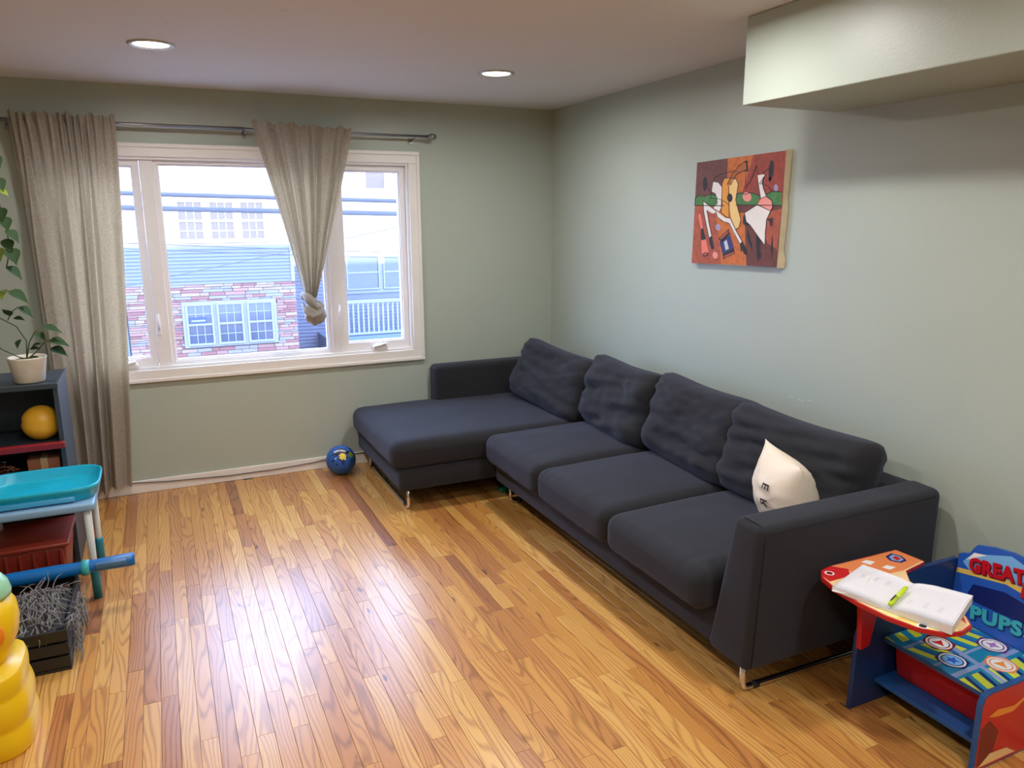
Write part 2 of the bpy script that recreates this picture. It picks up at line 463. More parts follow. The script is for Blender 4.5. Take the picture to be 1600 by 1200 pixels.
# floor: oak strips running towards the window
floor = tag(box('floor', -4.6, 0.0, -8.05, 0.0, -0.06, -0.009, mat('subfloor', srgb(60, 38, 20), 0.9)), 'honey coloured oak strip floor', kind='structure')
def planks():
    rnd = random.Random(11)
    pw = 0.0572
    allp = []
    k = 0
    x = -4.59
    while x < -0.01:
        y = -8.04 + rnd.uniform(-0.8, 0)
        while y < -0.002:
            ln = rnd.choice((0.28, 0.4, 0.55, 0.7, 0.85, 1.05)) * rnd.uniform(0.85, 1.15)
            y1 = min(y + ln, -0.002)
            a = max(y, -8.04)
            if y1 - a > 0.03: allp.append((x, min(x + pw, -0.002), a, y1))
            y = y1 if y1 > -0.003 else y + ln
        x += pw
    camp = Vector((-2.68, -5.095, 1.675))
    def score(p):
        c = Vector(((p[0] + p[1]) / 2, (p[2] + p[3]) / 2, 0))
        d = c - camp
        z = d.dot(_f)
        if z < 0.3: return 0
        px = 800 + 1184 * d.dot(_r) / z; py = 600 - 1184 * d.dot(_u) / z
        if not (-60 < px < 1660 and 0 < py < 1290): return 0
        if c.x > -0.80 and -3.25 < c.y: return 0
        if c.x > -1.45 and c.y > -0.95: return 0
        if c.x < -3.15: return 0
        return (p[3] - p[2]) / (z * z)
    order = sorted(range(len(allp)), key=lambda i: -score(allp[i]))
    single = set(i for i in order[:300] if score(allp[i]) > 0)
    sv, sf, sc = [], [], []
    def geo(p, dz):
        x0, x1, y0, y1 = p
        g = 0.0005; e = 0.0005
        z = dz
        vs = [(x0 + g, y0 + g, -0.009), (x1 - g, y0 + g, -0.009), (x1 - g, y1 - g, -0.009), (x0 + g, y1 - g, -0.009),
              (x0 + g, y0 + g, z - e), (x1 - g, y0 + g, z - e), (x1 - g, y1 - g, z - e), (x0 + g, y1 - g, z - e),
              (x0 + g + e, y0 + g + e, z), (x1 - g - e, y0 + g + e, z), (x1 - g - e, y1 - g - e, z), (x0 + g + e, y1 - g - e, z)]
        fs = [(8, 9, 10, 11)] + [(a + i, a + (i + 1) % 4, a + 4 + (i + 1) % 4, a + 4 + i) for a in (0, 4) for i in range(4)]
        return vs, fs
    for i, p in enumerate(allp):
        c = (rnd.random() ** 0.9, rnd.random(), rnd.random(), 1.0)
        vs, fs = geo(p, rnd.uniform(-0.0004, 0.0))
        if i in single:
            me = bpy.data.meshes.new('plank'); me.from_pydata(vs, [], fs)
            ca = me.attributes.new('plank', 'FLOAT_COLOR', 'POINT')
            ca.data.foreach_set('color', list(c) * len(vs))
            me.materials.append(M_WOOD)
            link(bpy.data.objects.new('plank', me), floor)
        else:
            b = len(sv); sv += vs; sf += [tuple(t + b for t in f) for f in fs]; sc += list(c) * len(vs)
    me = bpy.data.meshes.new('plank_rest'); me.from_pydata(sv, [], sf)
    ca = me.attributes.new('plank', 'FLOAT_COLOR', 'POINT'); ca.data.foreach_set('color', sc)
    me.materials.append(M_WOOD)
    tag(link(bpy.data.objects.new('further_planks', me), floor), kind='stuff')
planks()

# ceiling downlights
def downlight(x, y, label, group=None, visible=True):
    t = empty('recessed_downlight', (x, y, H))
    tag(t, label, 'ceiling light', group)
    bm = bmesh.new(); n = 36
    prof = [(0.098, -0.0005), (0.098, -0.006), (0.088, -0.010), (0.074, -0.004), (0.074, -0.001)]
    rings = [[bm.verts.new((r * math.cos(k * 2 * math.pi / n), r * math.sin(k * 2 * math.pi / n), z)) for k in range(n)] for r, z in prof]
    for a, b in zip(rings, rings[1:]):
        for k in range(n): bm.faces.new((a[k], a[(k + 1) % n], b[(k + 1) % n], b[k]))
    bm_obj('trim_ring', bm, M_RING, t, smooth=True)
    lathe('lens', [(0.0, -0.006), (0.04, -0.0055), (0.0745, -0.003), (0.0745, -0.001)], M_LENS, t)
    ld = bpy.data.lights.new('downlight_lamp', 'AREA')
    ld.shape = 'DISK'; ld.size = 0.145; ld.energy = DOWNLIGHT_W
    ld.color = (1.0, 0.98, 0.955); ld.spread = math.radians(174)
    lo = bpy.data.objects.new('downlight_lamp', ld)
    link(lo, t); lo.location = (0, 0, -0.014)
for k, (x, y, lb) in enumerate((
        (-2.617, -1.172, 'lit round recessed ceiling light above the window side of the floor'),
        (-0.94, -1.14, 'lit round recessed ceiling light above the sofa corner'),
        (-2.63, -2.80, 'lit recessed ceiling light over the middle of the open floor'),
        (-1.03, -2.78, 'lit recessed ceiling light beside the soffit'),
        (-2.63, -4.43, 'lit recessed ceiling light over the far end of the open floor'),
        (-0.96, -4.43, 'lit recessed ceiling light beside the soffit, far from the window'),
        (-2.63, -6.07, 'unseen recessed ceiling light added as fill by the wall opposite the window'),  # this last pair is out of view, added to raise the room's ambient light
        (-0.96, -6.07, 'unseen recessed ceiling light added as fill where the soffit meets the wall opposite the window'))):
    downlight(x, y, lb, 'recessed ceiling lights')

# ------------------------------------------------------------------ window
def build_window():
    w = tag(empty('window_1', (-2.155, 0.0, 0.71)), 'wide white three-part window with two crank casements', kind='structure')
    P = []
    ad = lambda o: (P.append(o), o)[1]
    # casing boards on the wall: stepped profile
    xl, xr, zb, zt = -3.285, -1.025, 0.708, 2.115
    cw = 0.072
    for nm, a in (('casing', (xl, xr, zt - cw, zt)), ('casing', (xl, xr, zb, zb + cw)), ('casing', (xl, xl + cw, zb + cw, zt - cw)), ('casing', (xr - cw, xr, zb + cw, zt - cw))):
        ad(box(nm, a[0], a[1], -0.018, -0.001, a[2], a[3], M_TRIM, bev=0.004))
    for a in ((xl - 0.004, xr + 0.004, zt - 0.020, zt + 0.004), (xl - 0.004, xr + 0.004, zb - 0.004, zb + 0.018), (xl - 0.004, xl + 0.018, zb + 0.018, zt - 0.02), (xr - 0.018, xr + 0.004, zb + 0.018, zt - 0.02)):
        ad(box('casing_bead', a[0], a[1], -0.028, -0.0165, a[2], a[3], M_TRIM, bev=0.004))
    # jamb lining
    jx0, jx1, jz0, jz1 = -3.213, -1.097, 0.780, 2.043
    for a in ((jx0, jx1, jz1 - 0.014, jz1), (jx0, jx1, jz0, jz0 + 0.014), (jx0, jx0 + 0.014, jz0 + 0.014, jz1 - 0.014), (jx1 - 0.014, jx1, jz0 + 0.014, jz1 - 0.014)):
        ad(box('jamb', a[0], a[1], 0.0, 0.13, a[2], a[3], M_TRIM))
    # mullion posts
    for a in ((-2.730, -2.655), (-1.655, -1.585)):
        ad(box('mullion', a[0], a[1], 0.022, 0.115, 0.792, 2.031, M_SASH, bev=0.004))
    # sashes: frame with pane
    for nm, a in (('casement_sash', (-3.198, -2.732)), ('fixed_sash', (-2.655, -1.655)), ('casement_sash', (-1.583, -1.112))):
        z0, z1 = 0.794, 2.029
        fw = 0.036 if nm == 'casement_sash' else 0.022
        bm = bmesh.new()
        y0, y1 = (0.035, 0.085)
        bt = z0 + fw + (0.018 if nm != 'fixed_sash' else 0)
        for q in ((a[0], a[1], z1 - fw, z1), (a[0], a[1], z0, bt), (a[0], a[0] + fw, bt, z1 - fw), (a[1] - fw, a[1], bt, z1 - fw)):
            bm_hexa(bm, box_c(q[0], q[1], y0, y1, q[2], q[3]))
        g = 0.009
        for q in ((a[0] + fw, a[1] - fw, z1 - fw - g, z1 - fw), (a[0] + fw, a[1] - fw, bt, bt + g), (a[0] + fw, a[0] + fw + g, bt + g, z1 - fw - g), (a[1] - fw - g, a[1] - fw, bt + g, z1 - fw - g)):
            bm_hexa(bm, box_c(q[0], q[1], y0 + 0.014, y1, q[2], q[3]))
        s = ad(bm_obj(nm, bm, M_SASH))
        pane = box('pane', a[0] + fw, a[1] - fw, 0.062, 0.066, z0 + fw, z1 - fw, M_GLASS)
        pane['label'] = 'clear glass pane'
        pane.parent = s
    # crank handles on the casement sills, latches on the mullions
    for cx in (-1.335, -2.90):
        c = ad(prism('crank_handle', [(cx - 0.052, 0.796), (cx + 0.052, 0.796), (cx + 0.052, 0.818), (cx + 0.03, 0.834), (cx - 0.03, 0.836), (cx - 0.052, 0.822)], 1, -0.012, 0.03, M_SASH, bev=0.004))
        lv = tube('crank_lever', [(cx - 0.045, -0.018, 0.818), (cx - 0.01, -0.022, 0.828), (cx + 0.04, -0.022, 0.838)], [0.006, 0.005, 0.008], M_TRIM)
        lv.parent = c
    for cx in (-1.602, -2.712):
        l = ad(box('latch_plate', cx - 0.012, cx + 0.012, 0.012, 0.024, 0.985, 1.085, M_SASH, bev=0.003))
        lv = tube('latch_lever', [(cx, 0.010, 1.02), (cx, 0.002, 1.06), (cx + 0.002, 0.004, 1.12)], [0.008, 0.007, 0.006], M_SASH)
        lv.parent = l
    keep(w, *P)
build_window()

# ------------------------------------------------------------------ house opposite and the street
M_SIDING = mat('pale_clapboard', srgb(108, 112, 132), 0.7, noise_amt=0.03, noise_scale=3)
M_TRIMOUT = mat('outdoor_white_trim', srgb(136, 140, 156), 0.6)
M_WINGLASS = mat('dark_window_glass', srgb(66, 76, 96), 0.08, spec=0.8, noise_amt=0.15, noise_scale=3)
M_BLIND = mat('grey_window_blind', srgb(64, 64, 70), 0.8, noise_amt=0.1, noise_scale=10)
M_MORTAR = mat('pale_mortar', srgb(124, 116, 114), 0.95, noise_amt=0.08)
STONES = [mat('pink_ledgestone', srgb(146, 112, 106), 0.9, noise_amt=0.15, noise_scale=9), mat('grey_ledgestone', srgb(130, 126, 128), 0.9, noise_amt=0.15, noise_scale=9),
          mat('tan_ledgestone', srgb(148, 128, 114), 0.9, noise_amt=0.15, noise_scale=9), mat('rose_ledgestone', srgb(132, 92, 90), 0.9, noise_amt=0.15, noise_scale=9)]
M_DOORBLUE = mat('pale_blue_door', srgb(96, 114, 140), 0.5)
M_ASPHALT = mat('grey_asphalt', srgb(120, 120, 124), 0.9, noise_amt=0.1, noise_scale=4)
M_SIGN = mat('blue_sign', srgb(60, 74, 140), 0.6)

tag(box('ground', -40, 40, 0.3, 60, -3.5, -3.4, M_ASPHALT), 'grey asphalt street outside the window', kind='structure')

def laps(name, x0, x1, z0, z1, yf, m, step, holes=()):
    """lapped clapboards as real wedges; rows cut around the holes"""
    bm = bmesh.new()
    z = z0
    while z < z1 - 1e-4:
        zt = min(z + step, z1)
        segs = [(x0, x1)]
        for hx0, hx1, hz0, hz1 in holes:
            if zt > hz0 + 1e-4 and z < hz1 - 1e-4:
                ns = []
                for a, b in segs:
                    if hx0 > a: ns.append((a, min(b, hx0)))
                    if hx1 < b: ns.append((max(a, hx1), b))
                segs = [s for s in ns if s[1] - s[0] > 1e-3]
        for a, b in segs:
            c = box_c(a, b, yf, yf + 0.04, z, zt)
            c[0] = (a, yf - 0.028, z); c[1] = (b, yf - 0.028, z)
            bm_hexa(bm, c)
        z += step
    return bm_obj(name, bm, m)

def sash_window(x0, x1, z0, z1, y, glass, cols=3, rows=2, double=True):
    """one double-hung unit: frame part with panes as sub-parts"""
    bm = bmesh.new(); fw = 0.055
    for q in ((x0, x1, z1 - fw, z1), (x0, x1, z0, z0 + fw), (x0, x0 + fw, z0 + fw, z1 - fw), (x1 - fw, x1, z0 + fw, z1 - fw)):
        bm_hexa(bm, box_c(q[0], q[1], y - 0.05, y + 0.03, q[2], q[3]))
    zm = (z0 + z1) / 2
    if double: bm_hexa(bm, box_c(x0 + fw, x1 - fw, y - 0.035, y + 0.03, zm - 0.03, zm + 0.03))
    parts = ((zm, z1), (z0, zm)) if double else ((z0, z1),)
    for a, b in parts:
        for k in range(1, cols):
            xx = x0 + fw + (x1 - x0 - 2 * fw) * k / cols
            bm_hexa(bm, box_c(xx - 0.011, xx + 0.011, y - 0.018, y + 0.01, a, b))
        for k in range(1, rows):
            zz = a + (b - a) * k / rows
            bm_hexa(bm, box_c(x0 + fw, x1 - fw, y - 0.016, y + 0.01, zz - 0.011, zz + 0.011))
    f = bm_obj('house_window', bm, M_TRIMOUT)
    for a, b in parts:
        p = box('pane', x0 + fw, x1 - fw, y + 0.002, y + 0.006, a + 0.02, b - 0.02, glass)
        p.parent = f
    return f

def house_opposite():
    t = tag(empty('neighbour_house', (-1.5, 20.0, -3.4)), 'white clapboard house with pink ledgestone lower storey across the street', 'house')
    P = []
    Y = 20.0
    up = [(-2.06, -1.30), (-1.17, -0.42), (-0.29, 0.46)]
    lo = [(-2.06, -1.28), (-1.17, -0.40), (-0.28, 0.50)]
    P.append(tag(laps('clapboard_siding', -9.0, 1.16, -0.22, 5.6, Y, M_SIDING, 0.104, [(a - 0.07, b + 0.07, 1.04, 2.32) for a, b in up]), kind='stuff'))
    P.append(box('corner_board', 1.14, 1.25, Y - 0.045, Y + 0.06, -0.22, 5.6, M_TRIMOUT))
    P.append(box('wall_core', -9.0, 1.2, Y + 0.04, Y + 6.0, -3.4, 5.6, M_MORTAR))
    P.append(prism('roof', [(Y - 0.35, 5.55), (Y + 6.3, 5.55), (Y + 3.0, 7.4)], 0, -9.3, 1.3, mat('grey_shingle', srgb(110, 110, 116), 0.9)))
    for a, b in up:
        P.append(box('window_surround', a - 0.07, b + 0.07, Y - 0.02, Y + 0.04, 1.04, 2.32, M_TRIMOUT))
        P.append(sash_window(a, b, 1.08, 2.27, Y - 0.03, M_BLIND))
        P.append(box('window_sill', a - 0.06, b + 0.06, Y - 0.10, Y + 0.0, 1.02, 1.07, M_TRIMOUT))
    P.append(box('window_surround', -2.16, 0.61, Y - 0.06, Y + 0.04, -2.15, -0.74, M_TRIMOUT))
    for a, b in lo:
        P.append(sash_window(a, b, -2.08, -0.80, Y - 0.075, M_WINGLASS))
    # the blue and white sign behind one pane
    P.append(box('window_sign', -1.96, -1.48, Y - 0.105, Y - 0.096, -1.42, -1.22, M_SIGN))
    P.append(box('sign_band', -1.92, -1.52, Y - 0.108, Y - 0.105, -1.345, -1.295, M_TRIMOUT))
    P.append(box('entry_door', -4.6, -3.68, Y - 0.06, Y + 0.02, -3.3, -0.72, M_DOORBLUE, bev=0.01))
    # ledgestone: every stone that shows is a piece of its own
    rnd = random.Random(4)
    x_l, x_r, z_t = -3.65, 1.25, -0.225
    z = z_t
    hole = (-2.16, 0.61, -2.15, -0.74)
    while z > -2.62:
        hgt = rnd.choice((0.06, 0.075, 0.095, 0.11))
        x = x_l - rnd.uniform(0, 0.3)
        while x < x_r:
            ln = rnd.uniform(0.22, 0.62)
            a, b = max(x, x_l), min(x + ln, x_r)
            segs = [(a, b)]
            if z - hgt < hole[3] and z > hole[2]:
                segs = [(a, min(b, hole[0])), (max(a, hole[1]), b)]
            for q0, q1 in segs:
                if q1 - q0 > 0.05:
                    P.append(box('stone', q0 + 0.006, q1 - 0.006, Y - rnd.uniform(0.0, 0.05), Y + 0.05, z - hgt + 0.006, z - 0.006, rnd.choice(STONES)))
            x += ln
        z -= hgt
    keep(t, *P)
house_opposite()

def house_beyond():
    t = tag(empty('neighbour_house', (6.0, 24.0, -3.4)), 'pale house with a railed porch, set back beside the clapboard house', 'house')
    P = []; Y = 24.0
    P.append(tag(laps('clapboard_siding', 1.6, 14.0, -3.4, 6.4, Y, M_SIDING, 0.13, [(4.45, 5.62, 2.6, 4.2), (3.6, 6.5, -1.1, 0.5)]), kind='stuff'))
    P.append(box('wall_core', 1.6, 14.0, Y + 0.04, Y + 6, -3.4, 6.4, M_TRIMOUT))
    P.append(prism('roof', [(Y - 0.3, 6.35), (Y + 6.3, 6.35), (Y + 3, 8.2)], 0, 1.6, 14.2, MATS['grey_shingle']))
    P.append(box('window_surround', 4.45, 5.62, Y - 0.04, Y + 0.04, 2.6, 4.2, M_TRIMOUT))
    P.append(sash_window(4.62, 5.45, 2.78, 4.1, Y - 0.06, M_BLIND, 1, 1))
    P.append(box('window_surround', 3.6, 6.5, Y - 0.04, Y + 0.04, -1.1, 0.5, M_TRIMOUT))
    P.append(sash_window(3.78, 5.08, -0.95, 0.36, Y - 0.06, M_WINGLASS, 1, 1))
    P.append(sash_window(5.22, 6.4, -0.95, 0.36, Y - 0.06, M_WINGLASS, 1, 1))
    P.append(box('porch_deck', 2.6, 9.0, Y - 1.7, Y, -3.4, -2.5, M_DOORBLUE))
    P.append(box('top_rail', 2.6, 9.0, Y - 1.65, Y - 1.53, -1.30, -1.18, M_TRIMOUT))
    P.append(box('bottom_rail', 2.6, 9.0, Y - 1.63, Y - 1.55, -2.46, -2.38, M_TRIMOUT))
    me = None
    for k in range(34):
        x = 2.7 + k * 0.185
        if me is None:
            o = box('baluster', -0.035, 0.035, -0.03, 0.03, -2.38, -1.30, M_TRIMOUT); me = o.data
        else:
            o = link(bpy.data.objects.new('baluster', me))
        o.location = (x, Y - 1.59, 0); P.append(o)
    keep(t, *P)
house_beyond()

M_WIRE = mat('grey_power_line', srgb(84, 84, 90), 0.7)
def sagging(p, q, s, n=14):
    return [(p[0] + (q[0] - p[0]) * k / n, p[1] + (q[1] - p[1]) * k / n, p[2] + (q[2] - p[2]) * k / n - s * 4 * (k / n) * (1 - k / n)) for k in range(n + 1)]
tag(tube('power_cable', sagging((-11, 5, 2.22), (7, 5, 1.80), 0.04), 0.027, M_WIRE), 'thick grey overhead cable outside the window, the upper of two', 'cable')
tag(tube('power_cable', sagging((-11, 5, 2.06), (7, 5, 1.63), 0.04), 0.031, M_WIRE), 'thick grey overhead cable outside the window, the lower of two', 'cable')
for p, q, lb in (((-7, 9, 3.35), (6, 9.6, 2.2), 'thin overhead wire slanting down above the thick cables'),
                 ((-7, 10, 1.55), (8, 10, 0.75), 'thin overhead wire sloping past the upper windows opposite'),
                 ((-7, 10.3, 1.45), (8, 10.3, 0.62), 'thin overhead wire just under the sloping one'),
                 ((-6, 12, -0.1), (9, 12, 2.9), 'thin overhead wire rising towards the railed porch house')):
    tag(tube('overhead_wire', sagging(p, q, 0.06), 0.008, M_WIRE), lb, 'wire')
ART=[('maroon',0,[(0.0,1.0),(0.379,1.001),(0.401,0.566),(0.0,0.582)]),
('orange',0,[(0.379,1.001),(0.668,1.0),(0.537,0.559),(0.401,0.566)]),
('red',0,[(0.668,1.0),(1.0,1.0),(1.005,0.538),(0.537,0.559)]),
('rust',0,[(0.001,0.576),(0.375,0.562),(0.394,0.002),(-0.0,0.0)]),
('orange',1,[(0.261,0.503),(0.613,0.487),(0.676,0.003),(0.381,0.002),(0.32,0.327)]),
('brown',0,[(0.518,0.56),(1.005,0.538),(1.0,0.0),(0.676,-0.0)]),
('rust',1,[(0.806,0.478),(1.002,0.509),(0.989,0.154),(0.881,0.214)]),
('green',2,[(0.003,0.582),(0.004,0.655),(0.062,0.681),(0.12,0.664),(0.188,0.679),(0.271,0.665),(0.288,0.631),(0.281,0.572)]),
('green',2,[(0.517,0.565),(0.507,0.66),(0.556,0.675),(0.608,0.653),(0.655,0.668),(0.717,0.656),(0.767,0.632),(0.751,0.552)]),
('green',2,[(0.83,0.638),(0.89,0.665),(0.993,0.651),(0.999,0.54),(0.892,0.544)]),
('white',3,[(0.217,0.799),(0.286,0.782),(0.333,0.736),(0.343,0.681),(0.338,0.542),(0.314,0.511),(0.243,0.547),(0.293,0.588),(0.285,0.642),(0.256,0.687),(0.206,0.707)]),
('amber',4,[(0.333,0.773),(0.355,0.819),(0.427,0.818),(0.421,0.75),(0.453,0.441),(0.399,0.459),(0.342,0.499),(0.353,0.585),(0.336,0.682)]),
('cream',4,[(0.427,0.818),(0.492,0.802),(0.525,0.757),(0.523,0.69),(0.506,0.607),(0.55,0.49),(0.582,0.426),(0.564,0.353),(0.528,0.339),(0.466,0.441),(0.443,0.537),(0.421,0.75)]),
('black',5,[(0.468,0.631),(0.467,0.613),(0.459,0.6),(0.447,0.593),(0.433,0.594),(0.419,0.602),(0.408,0.617),(0.403,0.635),(0.404,0.652),(0.412,0.666),(0.424,0.673),(0.439,0.672),(0.453,0.663),(0.463,0.648)]),
('wood',5,[(0.394,0.757),(0.449,0.853),(0.518,0.919),(0.6,0.957),(0.619,0.863),(0.56,0.868),(0.488,0.839),(0.442,0.79),(0.434,0.751)]),
('black',6,[(0.569,0.95),(0.605,0.958),(0.623,0.859),(0.572,0.872),(0.603,0.878),(0.593,0.937)]),
('white',3,[(0.108,0.62),(0.258,0.53),(0.278,0.502),(0.235,0.493),(0.162,0.529),(0.197,0.396),(0.244,0.274),(0.212,0.253),(0.164,0.375),(0.125,0.509)]),
('white',4,[(0.273,0.524),(0.345,0.478),(0.401,0.445),(0.46,0.441),(0.529,0.333),(0.609,0.227),(0.587,0.201),(0.506,0.302),(0.448,0.394),(0.378,0.412),(0.3,0.458)]),
('black',4,[(0.211,0.258),(0.244,0.28),(0.284,0.154),(0.258,0.143),(0.226,0.187)]),
('black',4,[(0.587,0.201),(0.613,0.229),(0.659,0.164),(0.683,0.107),(0.653,0.1),(0.618,0.143),(0.607,0.122)]),
('pinkred',3,[(0.053,0.49),(0.081,0.5),(0.125,0.354),(0.097,0.344)]),
('black',3,[(0.097,0.344),(0.127,0.354),(0.171,0.242),(0.112,0.232)]),
('pinkred',3,[(0.112,0.232),(0.171,0.242),(0.217,0.115),(0.133,0.07)]),
('black',4,[(0.219,0.103),(0.219,0.094),(0.211,0.084),(0.196,0.076),(0.177,0.072),(0.159,0.071),(0.144,0.074),(0.135,0.082),(0.135,0.091),(0.144,0.101),(0.159,0.109),(0.177,0.113),(0.196,0.114),(0.211,0.11)]),
('rust',5,[(0.206,0.101),(0.205,0.096),(0.199,0.09),(0.189,0.085),(0.176,0.082),(0.163,0.081),(0.153,0.082),(0.148,0.086),(0.149,0.091),(0.155,0.097),(0.166,0.102),(0.178,0.106),(0.191,0.107),(0.201,0.105)]),
('black',3,[(0.328,0.251),(0.444,0.344),(0.466,0.292),(0.366,0.213)]),
('rust',4,[(0.344,0.257),(0.439,0.33),(0.448,0.309),(0.363,0.24)]),
('navy',3,[(0.346,0.213),(0.469,0.287),(0.521,0.164),(0.391,0.1)]),
('silver',4,[(0.398,0.218),(0.429,0.239),(0.464,0.154),(0.426,0.138)]),
('black',3,[(0.391,0.1),(0.521,0.164),(0.537,0.111),(0.403,0.051)]),
('rust',4,[(0.406,0.084),(0.522,0.127),(0.526,0.111),(0.412,0.062)]),
('lilac',4,[(0.346,0.359),(0.345,0.345),(0.338,0.334),(0.327,0.328),(0.314,0.328),(0.301,0.335),(0.291,0.347),(0.287,0.361),(0.288,0.375),(0.296,0.386),(0.307,0.392),(0.32,0.392),(0.333,0.385),(0.342,0.373)]),
('pink',4,[(0.334,0.088),(0.333,0.073),(0.325,0.061),(0.313,0.054),(0.298,0.054),(0.285,0.061),(0.274,0.073),(0.269,0.088),(0.271,0.103),(0.279,0.115),(0.291,0.122),(0.306,0.122),(0.319,0.116),(0.33,0.103)]),
('pink',4,[(0.672,0.648),(0.68,0.629),(0.679,0.61),(0.668,0.596),(0.65,0.588),(0.628,0.589),(0.606,0.598),(0.589,0.614),(0.581,0.633),(0.582,0.651),(0.593,0.666),(0.612,0.673),(0.634,0.672),(0.655,0.663)]),
('lilac',4,[(0.953,0.69),(0.952,0.678),(0.947,0.668),(0.939,0.663),(0.929,0.663),(0.919,0.67),(0.911,0.681),(0.908,0.694),(0.909,0.707),(0.914,0.716),(0.922,0.722),(0.933,0.721),(0.942,0.714),(0.95,0.703)]),
('black',3,[(0.147,0.781),(0.144,0.75),(0.137,0.727),(0.125,0.715),(0.113,0.716),(0.101,0.732),(0.093,0.758),(0.09,0.789),(0.093,0.819),(0.101,0.843),(0.112,0.855),(0.125,0.853),(0.136,0.838),(0.144,0.812)]),
('black',3,[(0.893,0.844),(0.89,0.807),(0.883,0.778),(0.873,0.763),(0.861,0.765),(0.851,0.784),(0.844,0.815),(0.842,0.853),(0.845,0.89),(0.853,0.919),(0.863,0.934),(0.874,0.932),(0.884,0.913),(0.891,0.882)]),
('black',3,[(0.873,0.769),(0.872,0.759),(0.869,0.752),(0.864,0.748),(0.858,0.749),(0.852,0.754),(0.847,0.762),(0.845,0.771),(0.845,0.781),(0.848,0.788),(0.854,0.792),(0.86,0.791),(0.866,0.787),(0.87,0.779)]),
('white',4,[(0.726,0.817),(0.811,0.819),(0.783,0.752),(0.8,0.7),(0.837,0.627),(0.781,0.606),(0.753,0.704)]),
('pink',4,[(0.753,0.557),(0.781,0.606),(0.837,0.625),(0.899,0.584),(0.913,0.533),(0.891,0.494)]),
('white',4,[(0.619,0.487),(0.745,0.552),(0.888,0.493),(0.859,0.416),(0.852,0.316),(0.862,0.189),(0.807,0.245),(0.686,0.376),(0.646,0.403)]),
('black',4,[(0.619,0.487),(0.646,0.403),(0.68,0.376),(0.638,0.367),(0.604,0.394),(0.604,0.456)]),
('black',4,[(0.864,0.426),(0.926,0.433),(0.922,0.364),(0.906,0.354),(0.89,0.4)]),
('black',4,[(0.756,0.282),(0.813,0.245),(0.811,0.154),(0.834,0.083),(0.793,0.043),(0.775,0.154)]),
('black',3,[(0.658,0.351),(0.723,0.195),(0.735,0.113),(0.706,0.185),(0.661,0.258)]),
('black',3,[(0.93,0.309),(0.947,0.184),(0.947,0.069),(0.924,0.154)]),
('black',5,[(0.859,0.194),(0.89,0.124),(0.876,0.144)]),
('black',6,[(0.001,0.578),(0.376,0.558),(0.375,0.566),(0.0,0.586)]),
('black',6,[(0.511,0.559),(1.005,0.535),(1.004,0.541),(0.51,0.567)]),
('black',6,[(0.202,0.642),(0.221,0.787),(0.214,0.789),(0.195,0.643)]),
('black',6,[(0.221,0.786),(0.243,0.839),(0.236,0.841),(0.215,0.789)]),
('black',6,[(0.241,0.837),(0.306,0.858),(0.303,0.863),(0.238,0.843)]),
('black',6,[(0.305,0.858),(0.447,0.873),(0.445,0.879),(0.303,0.864)]),
('black',6,[(0.446,0.874),(0.524,0.859),(0.524,0.864),(0.446,0.879)]),
('black',6,[(0.199,0.64),(0.302,0.628),(0.302,0.633),(0.199,0.645)]),
('black',6,[(0.301,0.628),(0.384,0.596),(0.386,0.601),(0.303,0.633)]),
('black',6,[(0.383,0.597),(0.439,0.557),(0.443,0.56),(0.387,0.601)]),
('black',6,[(0.407,0.751),(0.439,0.447),(0.446,0.447),(0.414,0.751)]),
('black',6,[(0.594,0.855),(0.603,0.684),(0.606,0.684),(0.598,0.854)]),
('black',6,[(0.609,0.721),(0.659,0.765),(0.654,0.769),(0.604,0.725)]),
('black',6,[(0.66,0.766),(0.711,0.903),(0.705,0.906),(0.654,0.768)]),
('black',6,[(0.705,0.904),(0.73,0.816),(0.736,0.816),(0.711,0.905)]),
('black',6,[(0.778,0.82),(0.848,0.868),(0.844,0.873),(0.774,0.825)]),
('black',6,[(0.758,0.737),(0.799,0.794),(0.794,0.797),(0.753,0.74)]),
('black',6,[(0.793,0.796),(0.788,0.737),(0.794,0.735),(0.799,0.795)]),
('black',6,[(0.791,0.738),(0.755,0.741),(0.756,0.736),(0.791,0.733)]),
('black',6,[(0.79,0.734),(0.838,0.715),(0.84,0.719),(0.792,0.738)]),
('black',6,[(0.837,0.716),(0.888,0.667),(0.892,0.67),(0.841,0.718)]),
('black',6,[(0.752,0.555),(0.89,0.492),(0.892,0.497),(0.754,0.559)]),
('black',6,[(0.783,0.603),(0.839,0.623),(0.836,0.628),(0.78,0.608)]),
('black',6,[(0.621,0.485),(0.747,0.55),(0.743,0.555),(0.617,0.489)]),
('black',6,[(0.337,0.771),(0.359,0.817),(0.351,0.821),(0.33,0.775)]),
('black',6,[(0.356,0.816),(0.427,0.815),(0.426,0.821),(0.354,0.822)]),
('black',6,[(0.426,0.815),(0.492,0.799),(0.493,0.805),(0.427,0.821)]),
('black',6,[(0.489,0.801),(0.521,0.756),(0.528,0.759),(0.495,0.803)]),
('black',6,[(0.521,0.758),(0.502,0.608),(0.51,0.607),(0.528,0.757)]),
('black',6,[(0.503,0.607),(0.578,0.425),(0.585,0.427),(0.51,0.608)]),
('black',6,[(0.578,0.427),(0.561,0.354),(0.568,0.352),(0.586,0.425)]),
('black',6,[(0.562,0.356),(0.526,0.341),(0.53,0.336),(0.566,0.351)]),
('black',6,[(0.34,0.497),(0.397,0.457),(0.402,0.462),(0.345,0.502)]),
('black',6,[(0.398,0.456),(0.459,0.438),(0.461,0.444),(0.4,0.462)]),
('black',6,[(0.329,0.773),(0.335,0.682),(0.343,0.681),(0.337,0.773)]),
('black',6,[(0.335,0.682),(0.338,0.5),(0.346,0.499),(0.343,0.681)]),
('black',6,[(0.106,0.618),(0.256,0.528),(0.261,0.533),(0.11,0.623)]),
